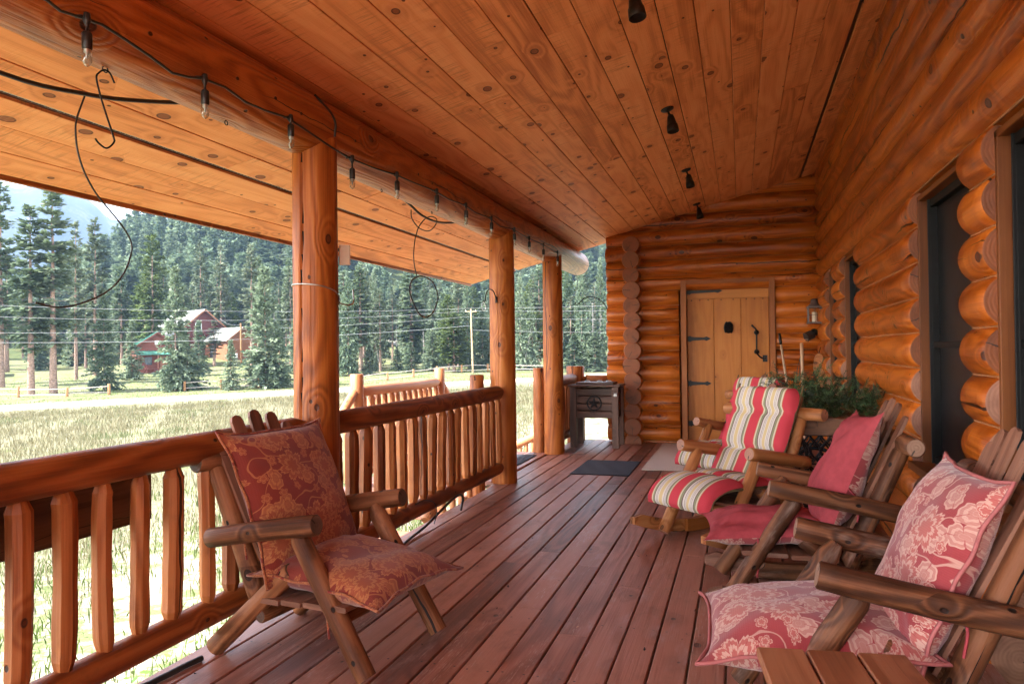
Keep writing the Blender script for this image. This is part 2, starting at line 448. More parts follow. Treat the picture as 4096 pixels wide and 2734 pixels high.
M['deck'] = wood('deck_stain', (.105, .035, .022), (.245, .086, .054), (.38, .165, .115), rough=.42, knots=.22, knotcol=(.05, .025, .02), ring=.6, bump=.4, tone=1.3, kscale=2.2, swirl=8, worn=((.42, .29, .27), .6), grime=.45, spec=.5, nails=True, scuff=.6)
M['chair'] = wood('chair_log', (.05, .015, .005), (.13, .043, .015), (.28, .11, .046), rough=.6, knots=.45, knotcol=(.03, .010, .006), ring=.9, crack=1.6, bump=.7, tone=.5, kscale=4, swirl=9, worn=((.42, .235, .135), .35), grime=.75, ripple=.7, spec=.22, pits=.25)
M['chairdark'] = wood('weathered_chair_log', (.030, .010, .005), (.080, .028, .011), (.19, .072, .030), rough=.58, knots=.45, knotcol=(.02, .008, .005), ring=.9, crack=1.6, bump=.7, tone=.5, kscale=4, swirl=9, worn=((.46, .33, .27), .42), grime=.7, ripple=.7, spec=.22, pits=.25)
M['rocker'] = wood('honey_chair_log', (.18, .055, .013), (.33, .118, .036), (.44, .19, .072), rough=.5, knots=.4, knotcol=(.08, .03, .015), ring=.8, crack=1.2, bump=.4, tone=.4, kscale=4, swirl=9, spec=.3, pits=.15)
M['slat'] = wood('chair_slat', (.07, .026, .014), (.155, .062, .035), (.26, .12, .075), rough=.55, knots=.25, ring=.6, bump=.4, tone=.6, kscale=4, swirl=8, worn=((.42, .29, .23), .4), spec=.3)
M['tablew'] = wood('small_table_board', (.15, .048, .019), (.26, .095, .040), (.35, .15, .07), rough=.45, knots=.2, ring=.6, bump=.3, tone=.7, kscale=3, swirl=8, spec=.35, pits=.1)
M['door'] = wood('door_plank', (.30, .088, .010), (.42, .142, .020), (.49, .185, .036), rough=.5, knots=.14, knotcol=(.09, .025, .008), ring=.35, bump=.15, tone=.4, kscale=3.0, swirl=7, spec=.3, grime=.2)
M['trim'] = wood('door_frame_wood', (.17, .046, .008), (.25, .072, .013), (.33, .105, .025), rough=.5, knots=.1, ring=.4, bump=.2, tone=.3, spec=.3)
M['wtrim'] = wood('window_jamb_wood', (.085, .024, .004), (.14, .040, .007), (.20, .062, .014), rough=.5, knots=.1, ring=.4, bump=.2, tone=.3, spec=.3)
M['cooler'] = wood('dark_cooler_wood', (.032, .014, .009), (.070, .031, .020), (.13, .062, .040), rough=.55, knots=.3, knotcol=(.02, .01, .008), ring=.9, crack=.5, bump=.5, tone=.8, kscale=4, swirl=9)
M['benchw'] = wood('table_top_wood', (.10, .04, .018), (.19, .08, .035), (.28, .13, .06), rough=.5, knots=.3, ring=.8, bump=.3, grime=.4)
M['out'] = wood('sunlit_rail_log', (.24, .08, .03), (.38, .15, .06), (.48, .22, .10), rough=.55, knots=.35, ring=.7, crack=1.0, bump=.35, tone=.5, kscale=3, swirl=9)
M['end'] = endgrain('log_end', (.25, .070, .018), (.13, .033, .008))
M['endchair'] = endgrain('chair_log_end', (.30, .17, .11), (.17, .085, .05))
M['enddark'] = endgrain('dark_log_end', (.10, .055, .035), (.05, .025, .015))
M['endpink'] = endgrain('pale_log_end', (.36, .165, .10), (.20, .080, .045))
M['iron'] = plain('black_iron', (.012, .011, .011), .45, .6, .3, 60, .1)
M['castiron'] = plain('cast_iron', (.02, .022, .026), .35, .7, .3, 80, .15)
M['blackplastic'] = plain('black_plastic', (.014, .013, .013), .4, 0, .2, 60)
M['cord'] = plain('black_cord', (.018, .018, .018), .45)
M['spot'] = plain('bronze_spotlight', (.022, .020, .018), .42, .5, .2, 40)
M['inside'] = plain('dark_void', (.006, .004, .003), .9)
M['steel'] = plain('galvanised_steel', (.45, .45, .45), .35, .9, .15, 60)
M['frame'] = plain('black_window_frame', (.006, .006, .006), .5, .0, .2, 30, spec=.2)
M['screen'] = plain('dark_screen', (.010, .010, .011), .30, .0, .12, 6, spec=.22)
M['chink'] = plain('log_sealant', (.30, .125, .045), .7, 0, .2, 20)
M['bulb'] = None
m_, nt_, b_0, out_ = newmat('clear_bulb'); N_ = NT(nt_)
tr_ = N_.n('ShaderNodeBsdfTransparent'); tr_.inputs[0].default_value = (.90, .92, .92, 1); gl_ = N_.n('ShaderNodeBsdfGlossy'); gl_.inputs['Roughness'].default_value = .06
fr_ = N_.n('ShaderNodeLayerWeight'); fr_.inputs[0].default_value = .45
mx_ = N_.n('ShaderNodeMixShader'); N_.lk(fr_.outputs['Facing'], mx_.inputs[0]); N_.lk(tr_.outputs[0], mx_.inputs[1]); N_.lk(gl_.outputs[0], mx_.inputs[2]); N_.lk(mx_.outputs[0], out_.inputs['Surface'])
M['bulb'] = m_
M['mat'] = plain('charcoal_mat', (.020, .024, .038), .9, 0, .35, 220, .5)
M['carpet'] = plain('beige_carpet', (.52, .43, .37), .95, 0, .18, 180, .5)
M['beige'] = plain('beige_plastic', (.55, .42, .30), .5, 0, .06, 20)
M['red'] = None
# ------------------------------------------------------------------ porch shell
YB, YE, YR = -4.5, 10.65, -1.0          # back end (behind the camera), far end of the roof, its near end cut short to let fill light in
SL = .2484; CZ = 3.298        # ceiling: z = CZ + SL * x
cz = lambda x: CZ + SL * x
DECKX = [-.673 - .149 * k for k in range(12)]

# deck
m = MB(); q = random.Random(11)
x = 1.0 - .0; edges = [-.673 + .149 * k for k in range(11, -11, -1)]
for e in edges:
    y = YB - q.uniform(0, 3)
    a = e - .149 + .0045; b_ = e - .0045
    if a < -2.33: a = -2.335
    if a > 1.0: continue
    while y < 10.50:
        L = q.choice([2.44, 3.05, 3.66, 4.27]) * q.uniform(.97, 1.03)
        y1 = min(y + L, 10.50); dz = q.uniform(-.0015, .0015)
        if y1 > YB: m.beam(((a + b_) / 2, max(y, YB), -.019 + dz), ((a + b_) / 2, y1 - .003, -.019 + dz), b_ - a, .038, cham=.004)
        y = y1
deck = m.build('deck', M['deck'], kind='structure')
m = MB()
for yy in np.arange(YB, 10.3, .6): m.beam((-2.3, yy, -.15), (1.1, yy, -.15), .05, .22)
m.beam((-2.345, YB, -.165), (-2.345, 7.0, -.165), .05, .24); m.beam((-2.345, 9.05, -.165), (-2.345, 10.5, -.165), .05, .24)
m.box((-.6, 2.9, -.70), (3.2, 14.6, .05)); m.build('deck_joists', M['benchw'], deck)

# threshold boards and lower stair landing outside the gap in the railing
st = thing('porch_stairs', 'sunlit side stair and landing beyond the gap between the second and third posts', 'stairs', (-3.2, 8.0, -1.0))
def local(o):
    l = Vector(o.location); return lambda p: Vector(p) - l
S_ = local(st)
m = MB()
for k in range(3): m.beam(S_((-2.42 - .14 * k, 6.95, -.019)), S_((-2.42 - .14 * k, 9.05, -.019)), .134, .036, cham=.004)
for k in range(10): m.beam(S_((-2.76 - .149 * k, 6.95, -.19)), S_((-2.76 - .149 * k, 9.55, -.19)), .143, .036, cham=.004)
m.build('landing', M['deck'], st)
for k in range(5):
    zz = -.34 - .165 * k
    for s, y0 in ((-1, 6.95), (1, 9.55)):
        yy = y0 + s * (.13 + .26 * k)
        m = MB(); m.beam(S_((-4.05, yy, zz)), S_((-2.55, yy, zz)), .27, .04); m.build('tread', M['deck'], st)
for xx in (-4.08, -2.5):
    for s, y0 in ((-1, 6.95), (1, 9.55)):
        m = MB(); m.beam(S_((xx, y0, -.27)), S_((xx, y0 + s * 1.35, -1.12)), .05, .26); m.build('stringer', M['out'], st)
def newel(x, y, z0, z1, r, parent, T, mat):
    q = MB(); roundlog(q, T((x, y, z0)), T((x, y, z1)), r, r * .97, 6, 24, .02, .008)
    return q.build('newel_post', [mat, M['end']], parent)
for (x, y, z0, z1, r) in ((-4.0, 7.17, -1.05, 1.06, .075), (-4.0, 9.47, -1.05, 1.06, .075), (-2.47, 6.78, -1.0, 1.063, .072), (-2.47, 9.08, -.4, 1.07, .072)):
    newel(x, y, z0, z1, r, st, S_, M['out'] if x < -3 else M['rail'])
def rail_run(p0, p1, zt, zb, r_top, r_bot, nb, parent, T, mat, rb=(.034, .047), slope=0.0, seed=1):
    """top rail, bottom rail and balusters between two points"""
    q = random.Random(seed); p0 = Vector(p0); p1 = Vector(p1)
    a, b = MB(), MB()
    A, B = p0 + Vector((0, 0, zt)), p1 + Vector((0, 0, zt + slope)); d = (B - A).normalized()
    def endtap(mb, A, B, r):
        pts = lin(A, B, 10); L = (B - A).length
        P = [A, A + d * .10] + pts[1:-1] + [B - d * .10, B]
        mb.tube([T(p) for p in P], [r * .62] + [r] * (len(P) - 2) + [r * .62], 20, rf=knobbly(.035, q.random()))
    endtap(a, A, B, r_top); a.build('top_rail', [mat, M['end']], parent)
    A2, B2 = p0 + Vector((0, 0, zb)), p1 + Vector((0, 0, zb + slope))
    endtap(b, A2, B2, r_bot); b.build('bottom_rail', [mat, M['end']], parent)
    for i in range(nb):
        t = (i + .5 + q.uniform(-.08, .08)) / nb
        bot = A2.lerp(B2, t) + Vector((q.uniform(-.01, .01), q.uniform(-.008, .008), r_bot * .72)); top = A.lerp(B, t) - Vector((q.uniform(-.01, .01), 0, r_top * .70))
        r = q.uniform(*rb); L = (top - bot).length
        mb = MB(); ns = 9
        pts = [bot, bot + (top - bot) * (.045 / L)] + [bot.lerp(top, k / ns) for k in range(1, ns)] + [top - (top - bot) * (.05 / L), top]
        bw = Vector((q.uniform(-1, 1), q.uniform(-1, 1), 0)) * .006
        pts = [p + bw * math.sin(math.pi * k / (len(pts) - 1)) for k, p in enumerate(pts)]
        rs = [r * .66] + [r * (1 + q.uniform(-.05, .05)) for _ in pts[1:-1]] + [r * .55]
        sg = q.choice([7, 8, 9])
        ph = q.uniform(0, 6.28)
        kn = knobbly(.07, q.random())
        R3 = Matrix.Rotation(ph, 3, 'Z')
        mb.tube([T(p) for p in pts], rs, sg, rf=kn, smooth=False, up=R3 @ Vector((1, 0, 0)))
        mb.build('baluster', [mat, M['end']], parent)
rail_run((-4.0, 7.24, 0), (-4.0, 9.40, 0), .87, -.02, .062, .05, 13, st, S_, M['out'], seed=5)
for (x, y0, s) in ((-4.0, 7.17, -1), (-4.0, 9.47, 1), (-2.47, 6.78, -1), (-2.47, 9.08, 1)):
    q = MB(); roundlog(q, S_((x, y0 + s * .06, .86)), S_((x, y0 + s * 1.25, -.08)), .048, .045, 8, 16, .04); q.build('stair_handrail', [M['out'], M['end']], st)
    for k in range(5):
        t = .15 + .18 * k; yy = y0 + s * (.06 + 1.19 * t); zt = .86 - .94 * t
        q = MB(); roundlog(q, S_((x, yy, zt - .80)), S_((x, yy, zt - .02)), .030, .028, 4, 8, .05); q.build('baluster', [M['out'], M['end']], st)

lowr = thing('stair_railing', 'short log handrail with stubby balusters seen low between the second and third posts', 'railing', (-3.3, 11.3, -1.0))
S2 = local(lowr)
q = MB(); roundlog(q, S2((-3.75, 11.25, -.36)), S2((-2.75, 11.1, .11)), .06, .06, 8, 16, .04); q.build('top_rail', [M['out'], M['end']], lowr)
for k in range(9):
    t = .06 + .11 * k
    q = MB(); p = Vector((-3.75, 11.25, -.36)).lerp(Vector((-2.75, 11.1, .11)), t); roundlog(q, S2(p - Vector((0, 0, .62))), S2(p - Vector((0, 0, .03))), .034, .03, 4, 9, .05); q.build('baluster', [M['out'], M['end']], lowr)

# porch railings
def rail_thing(label, p0, p1, nb, seed, zt=.892, zb=.165):
    t = thing('porch_railing', label, 'railing', p0, 0, 'log railings of the porch')
    T = local(t)
    rail_run(p0, p1, zt, zb, .068, .058, nb, t, T, M['rail'], seed=seed)
    return t
rail_thing('log railing behind the lone floral chair, its end running out of the picture', (-2.25, -.2, 0), (-2.25, 3.46, 0), 21, 21)
rail_thing('log railing between the front post and the second post', (-2.25, 3.69, 0), (-2.25, 6.82, 0), 18, 33)
rail_thing('log railing from the third post to the fat corner post behind the dark cooler', (-2.26, 9.08, 0), (-2.26, 10.2, 0), 7, 44)
rt = thing('porch_railing', 'very short log railing between the fat corner post and the log wall behind the cooler', 'railing', (-2.2, 10.32, 0), 0, 'log railings of the porch')
rail_run((-2.16, 10.33, 0), (-1.74, 10.33, 0), .87, .42, .062, .062, 3, rt, local(rt), M['rail'], seed=9)

t = thing('shading_box', 'long dark wooden planter box added as a dark band of shade outside the railing at far left', 'shading', (-2.43, 1.2, .62))
m = MB(); m.beam((.075, -1.6, .12), (.075, 1.28, .12), .022, .24); m.beam((-.09, -1.6, .12), (-.09, 1.28, .12), .022, .24); m.beam((-.008, 1.27, .12), (-.008, 1.292, .12), .165, .24); m.beam((0, -1.6, .01), (0, 1.28, .01), .15, .022); m.build('box', [M['cooler']], t)  # added box: stands for the dark shade under the top rail
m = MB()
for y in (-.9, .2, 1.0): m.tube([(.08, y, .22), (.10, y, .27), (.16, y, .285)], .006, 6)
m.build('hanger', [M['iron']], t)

# posts
def post(label, y, r, seed, cracks, zt=2.50, x=-2.25):
    t = thing('log_post', label, 'log post', (x, y, 0), 0, 'round log posts holding the beam')
    m = MB(); q = random.Random(seed); kn = knobbly(.018, seed)
    def rf(L, an):
        v = kn(L, an)
        for (a0, w, dep, z0, z1) in cracks:
            if z0 < L < z1:
                a = a0 + .07 * math.sin(L * 2.3 + seed) + .03 * math.sin(L * 7.1 + seed * 2) + .02 * math.sin(L * 17)
                d = abs((an - a + math.pi) % (2 * math.pi) - math.pi)
                e = min(1, (L - z0) / .15, (z1 - L) / .15)
                if d < w: v -= dep * e * (1 - d / w)
        return v
    m.tube(lin((0, 0, 0), (0, 0, zt), 60), [r * (1.02 - .04 * k / 60) for k in range(61)], 128, rf=rf, up=(1, 0, 0))
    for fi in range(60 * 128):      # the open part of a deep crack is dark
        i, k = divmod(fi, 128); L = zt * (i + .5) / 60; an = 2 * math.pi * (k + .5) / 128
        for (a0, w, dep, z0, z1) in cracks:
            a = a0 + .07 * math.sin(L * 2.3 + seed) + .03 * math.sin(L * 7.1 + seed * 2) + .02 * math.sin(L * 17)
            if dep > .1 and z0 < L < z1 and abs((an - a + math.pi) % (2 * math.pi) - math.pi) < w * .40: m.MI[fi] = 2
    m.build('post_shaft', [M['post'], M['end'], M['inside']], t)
    return t
# angle 0 points +x, direction up=(1,0,0), Y = t x X = +y
post('thick front log post with a long dark crack, lowest part hidden by the floral chair', 3.585, .123, 3, [(-1.72, .085, .20, -1, 9), (-1.2, .04, .03, .8, 1.9)])
post('middle log post at the end of the balustrade with an iron bracket high on it', 6.935, .126, 5, [(-1.6, .05, .05, .3, 2.0)])
post('slimmest and farthest log post standing free beside the dark cooler', 8.99, .124, 8, [(-1.9, .05, .05, .1, 1.3)])
t = thing('corner_post', 'fat short railing post with flat top behind the dark cooler', 'post', (-2.27, 10.36, 0))
m = MB(); roundlog(m, (0, 0, -.9), (0, 0, 1.06), .13, .128, 8, 28, .02); m.build('post_shaft', [M['rail'], M['end']], t)

# beam
t = thing('log_beam', 'long round log beam carrying the ceiling along the open side', 'beam', (-2.28, 3, 2.555))
m = MB(); kn = knobbly(.02, 4)
pts = lin((0, YB - 3, 0), (0, 7.62, 0), 50); rs = [.168] * 51
pts += [Vector((0, 7.72, 0)), Vector((0, 7.78, 0)), Vector((0, 7.81, 0))]; rs += [.155, .125, .08]
m.tube(pts, rs, 40, rf=kn); m.build('beam_log', [M['beam'], M['end']], t)

# roof with board ceiling
rf_ = thing('porch_roof', 'knotty board ceiling sloping up from the eave to the log wall', 'roof', (0, 3, CZ))
T = lambda p: Vector(p) - Vector((0, 3, CZ))
ca = math.atan(SL); up = Vector((-math.sin(ca), 0, math.cos(ca)))
q = random.Random(3); m = MB()
xs = []
x = .945 + .004
x0 = 1.06
bounds = [1.06, .785]; 
b0 = .757
while b0 > -3.10: bounds.append(b0); b0 -= .1945
# strips: boards between bounds; the vents are the gaps .785-.757 and about -3.21
lines = [(.785, 1.10)]
b0 = .757; k = 0
while True:
    nb = b0 - .1965
    if abs(nb + 3.195) < .1: nb = -3.195
    lines.append((nb, b0)); b0 = nb
    if nb <= -3.19:
        b0 = -3.235
        break
while b0 > -3.9:
    nb = max(b0 - .235, -3.95); lines.append((nb, b0)); b0 = nb
for (xa, xb) in lines:
    y = YR - q.uniform(0, 3.5)
    while y < YE:
        L = q.choice([3.05, 3.66, 4.27, 4.88]) * q.uniform(.9, 1.05)
        y1 = min(y + L, YE); dz = q.uniform(-.002, .0025)
        xa_, xb_ = xa + .0018 + q.uniform(0, .0022), xb - .0018
        xm = (xa_ + xb_) / 2
        tw = q.uniform(-.012, .012)
        if y1 > YR:
            p = T((xm, max(y, YR), cz(xm))) + up * (.010 + dz); p2 = T((xm, y1 - .0015, cz(xm))) + up * (.010 + dz)
            m.beam(p, p2, (xb_ - xa_) / math.cos(ca), .020, up + Vector((tw, 0, 0)), .0025)
        y = y1
m.build('ceiling', M['ceil'], rf_)
m = MB()
c = lambda x: T((x, 0, cz(x)))
for (ya, yb) in ((YR, YE),):
    A = Vector((-3.98, 0, cz(-3.98))) + up * .05; Bp = Vector((1.4, 0, cz(1.4))) + up * .05
    mid = (A + Bp) / 2
    m.beam(T((mid.x, ya, mid.z + .06)), T((mid.x, yb - .02, mid.z + .06)), (Bp - A).length, .12, up)
m.build('roof_deck', M['inside'], rf_)
m = MB(); m.beam(T((-3.965, YR, cz(-3.965) + .055)), T((-3.965, YE, cz(-3.965) + .055)), .028, .15, (0, 0, 1)); m.build('fascia', M['rail'], rf_)
def vent(x, mesh):
    m = MB()
    for s in (-1, 1):
        xx = x + s * .0135
        m.beam(T((xx, YR, cz(xx) + .03)), T((xx, YE - .02, cz(xx) + .03)), .003, .05, up)
    v = m.build('vent_strip', M['benchw'], rf_)
    if mesh:
        m = MB(); y = YR
        while y < YE:
            m.beam(T((x - .012, y, cz(x - .012) + .014)), T((x + .012, y, cz(x + .012) + .014)), .003, .003, up, 0); y += .035
        for d in (-.006, .006): m.beam(T((x + d, YR, cz(x + d) + .012)), T((x + d, YE - .02, cz(x + d) + .012)), .003, .003, up, 0)
        m.build('vent_mesh', M['steel'], v)
vent(.771, False); vent(-3.214, True)

# ------------------------------------------------------------------ log walls
PIT = .2065; LR = .1175
def wlog(m, a, b, r=LR, rn=None):
    L = (Vector(b) - Vector(a)).length
    m.tube(lin(a, b, max(3, int(L / .22))), r, 30, rn=rn, rf=knobbly(.011), chamfer=.010, capmi=1)
wr = thing('log_wall', 'long right wall of round stained logs with four black windows', 'log wall', (1.0575, 3, 0))
W = lambda p: Vector(p) - Vector((1.0575, 3, 0))
segs = [(-4.5, 2.25), (3.45, 3.78), (4.83, 7.0), (8.02, 8.66), (9.36, 10.5)]
for k in range(0, 18):
    z = .03 + PIT * k
    if z > 2.16:
        m = MB(); wlog(m, W((1.0575, -4.5, z)), W((1.0575, 10.5, z))); m.build('log', [M['log'], M['end']], wr)
    else:
        zz = z
        for (a, b) in segs:
            if k == 10:  # cut flat under the header
                pass
            m = MB(); wlog(m, W((1.0575, a, zz)), W((1.0575, b, zz))); m.build('log', [M['log'], M['endpink'] if z < 1.2 else M['end']], wr)
m = MB()
for k in range(0, 17):
    z = .133 + PIT * k
    for (a, b) in (segs if z < 2.1 else [(-4.5, 10.3)]): m.tube(lin(W((1.0015, a, z)), W((1.0015, b, z)), 12), .0065, 6)
m.build('sealant', M['chink'], wr)
wins = [(2.25, 3.45), (3.78, 4.83), (7.0, 8.02), (8.66, 9.36)]
for i, (a, b) in enumerate(wins):
    z0, z1 = .62, 2.165
    m = MB()
    for (ya, yb) in ((a, a + .03), (b - .03, b)):
        m.beam(W((1.085, (ya + yb) / 2, z0)), W((1.085, (ya + yb) / 2, z1)), .17, .03, (0, 1, 0))
    m.beam(W((1.085, a, z1 - .014)), W((1.085, b, z1 - .014)), .17, .03); m.beam(W((1.06, a - .02, z0 - .02)), W((1.06, b + .02, z0 - .02)), .26, .045)
    f = m.build('window', M['wtrim'], wr)
    m = MB(); x = 1.075
    for (ya, yb) in ((a + .03, a + .075), (b - .075, b - .03)):
        m.beam(W((x, (ya + yb) / 2, z0)), W((x, (ya + yb) / 2, z1 - .03)), .05, .045, (0, 1, 0))
        m.beam(W((x - .012, (ya + yb) / 2 + (.016 if ya == a + .03 else -.016), z0)), W((x - .012, (ya + yb) / 2 + (.016 if ya == a + .03 else -.016), z1 - .03)), .05, .010, (0, 1, 0))
    m.beam(W((x, a + .03, z1 - .052)), W((x, b - .03, z1 - .052)), .05, .045); m.beam(W((x, a + .03, z0 + .02)), W((x, b - .03, z0 + .02)), .05, .045)
    m.beam(W((x - .004, a + .075, 1.30)), W((x - .004, b - .075, 1.30)), .03, .035); m.build('window_frame', M['frame'], f)
    m = MB(); m.beam(W((1.092, a + .06, (z0 + z1) / 2)), W((1.092, b - .06, (z0 + z1) / 2)), .006, z1 - z0 - .08, cham=0); m.build('insect_screen', M['screen'], f)
# inside of the wall behind the windows
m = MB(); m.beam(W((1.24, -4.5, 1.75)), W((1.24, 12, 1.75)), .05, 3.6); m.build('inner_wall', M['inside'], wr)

we = thing('log_wall', 'end wall of round stained logs with the plank door and a column of log ends', 'log wall', (0, 10.3575, 0))
E_ = lambda p: Vector(p) - Vector((0, 10.3575, 0))
for k in range(0, 17):
    z = .133 + PIT * k
    xl = max(-1.79 + rng.uniform(-.012, .012), (z - .10 - CZ) / SL)
    if xl > .7: continue
    if 0 <= z < 2.17:
        for (a, b) in ((xl, -.80), (.44, 1.0)):
            m = MB(); wlog(m, E_((a, 10.3575, z)), E_((b, 10.3575, z))); m.build('log', [M['log'], M['end']], we)
    else:
        m = MB(); wlog(m, E_((xl, 10.3575, z)), E_((1.0, 10.3575, z))); m.build('log', [M['log'], M['end']], we)
m = MB()
for k in range(0, 16):
    z = .03 + PIT * k
    xl = max(-1.55, (z - .05 - CZ) / SL)
    for (a, b) in (((xl, -.80), (.44, 1.0)) if z < 2.15 else ((xl, 1.0),)):
        if b > a: m.tube(lin(E_((a, 10.303, z)), E_((b, 10.303, z)), 6), .006, 6)
m.build('sealant', M['chink'], we)
for k in range(0, 14):
    z = .03 + PIT * k
    if z > 2.78: continue
    m = MB(); dx = rng.uniform(-.01, .01); r = rng.uniform(.112, .122)
    roundlog(m, E_((-1.417 + dx, 10.06 + rng.uniform(-.008, .008), z)), E_((-1.417 + dx, 11.2, z)), r, r, 4, 36, .02, .006)
    m.build('log_end', [M['log'], M['end']], we)
m = MB(); m.box(E_((-.2, 10.40, -.08)), (2.9, .16, .26)); m.box(E_((.2, 10.62, 1.7)), (2.4, .1, 3.8)); m.box(E_((1.02, 10.30, 1.75)), (.04, .06, 3.5)); m.build('wall_core', M['log'], we)
# door
DY = 10.30
d = MB()
d.beam(E_((-.735, DY + .02, 0)), E_((-.735, DY + .02, 2.21)), .20, .07, (1, 0, 0)); d.beam(E_((.40, DY + .02, 0)), E_((.40, DY + .02, 2.21)), .20, .07, (1, 0, 0))
d.beam(E_((-.70, DY + .02, 2.185)), E_((.365, DY + .02, 2.185)), .20, .05)
d.beam(E_((-.80, DY, .02)), E_((.46, DY, .02)), .24, .04)
d.build('door_frame', M['trim'], we)
dr = MB()
xs_ = [-.698, -.345, .006, .362]
for a, b in zip(xs_[:-1], xs_[1:]):
    dr.beam(E_(((a + b) / 2, DY + .075, .30)), E_(((a + b) / 2, DY + .075, 1.962)), .04, (b - a) - .004, (1, 0, 0), .004)
dr.beam(E_((-.698, DY + .07, 2.062)), E_((.362, DY + .07, 2.062)), .04, .196, cham=.004); dr.beam(E_((-.698, DY + .07, .17)), E_((.362, DY + .07, .17)), .04, .25, cham=.004)
door = dr.build('door', M['door'], we, 'knotty pine plank door with black iron strap hinges')
yF = DY + .052
for (z, L) in ((2.066, .47), (1.422, .315), (.815, .315), (.27, .47)):
    h = MB(); o = []
    n = 12
    up_ = []; 
    outl = [(0, .042), (.02, .03), (.035, .045), (.05, .03), (.065, .026)]
    outl += [(L - .10, .017), (L - .085, .02), (L - .06, .030), (L, 0)]
    full = outl + [(x, -y) for x, y in outl[::-1][1:]]
    h.prism(full[::-1], E_((-.698, yF - .008, z)), (1, 0, 0), (0, 0, 1), (0, 1, 0), .010)
    h.build('strap_hinge', M['iron'], door)
h = MB()
for z, n0 in ((1.945, 1), (.325, 1)):
    for x in (-.635, -.525, -.415, -.245, -.09, .08, .185, .29): h.lathe(E_((x, yF + .004, z)), (0, -1, 0), [(0, .009), (.004, .008), (.005, 0.0001)], 8)
h.build('door_nail', M['iron'], door)
h = MB(); q = random.Random(2)
h.lathe(E_((-.155, yF - .008, 1.49)), (0, 0, 1), [(0, .012), (.03, .042), (.07, .052), (.11, .046), (.135, .03), (.155, .004)], 14)
for i in range(150):
    a = i * 2.39996; zz = .008 + .142 * (i / 150); r = .052 * math.sqrt(max(.05, 1 - ((zz - .072) / .085) ** 2))
    p = Vector((-.155 + r * math.cos(a), yF - .008 + r * math.sin(a), 1.49 + zz))
    if p.y > yF: continue
    dr_ = Vector((math.cos(a), math.sin(a), .35)).normalized()
    h.lathe(E_(p - dr_ * .004), dr_, [(0, .010), (.010, .008), (.018, .001)], 5, smooth=False)
h.build('pine_cone_knocker', M['iron'], door)
h = MB()
hp = [(.142, -.02, 1.592), (.165, -.03, 1.565), (.19, -.045, 1.54), (.20, -.055, 1.49), (.20, -.055, 1.37), (.20, -.055, 1.25), (.205, -.05, 1.215), (.235, -.03, 1.175), (.27, -.01, 1.15), (.30, 0, 1.147)]
h.tube([E_((x, yF + y, z)) for x, y, z in spline(hp, 5)], [.013] * 4 + [.0105] * (5 * 9 + 1 - 4), 10)
for z in (1.495, 1.237): h.lathe(E_((.20, yF - .005, z)), (0, -1, 0), [(0, .03), (.03, .034), (.055, .026), (.068, .002)], 16)
h.prism([(-.03, -.045), (.03, -.045), (.03, .045), (-.03, .045)], E_((.305, yF - .012, 1.147)), (1, 0, 0), (0, 0, 1), (0, 1, 0), .012)
h.lathe(E_((.305, yF - .012, 1.15)), (0, -1, 0), [(0, .016), (.012, .015), (.02, .008), (.021, .0005)], 12)
h.build('door_handle', M['iron'], door)
# ------------------------------------------------------------------ furniture
M['floral'] = floral('floral_red_cloth', (.28, .038, .042), (.47, .27, .215), (.36, .095, .08), (.2, .03, .04))
M['floralwarm'] = floral('floral_rust_bounce_cloth', (.18, .022, .012), (.34, .125, .045), (.25, .058, .022), (.2, .03, .04))  # browner cloth, with orange wall bounce and backlit shade partly put into its colour
M['plainred'] = plain('dusty_red_cloth', (.31, .046, .055), .85, 0, .12, 25, .15, .2)
M['stripe'] = stripes('striped_cloth')
M['piping'] = plain('cloth_piping', (.34, .10, .095), .85, 0, .1, 40)
M['seam'] = plain('olive_cushion_edge', (.11, .075, .03), .85, 0, .3, 14)

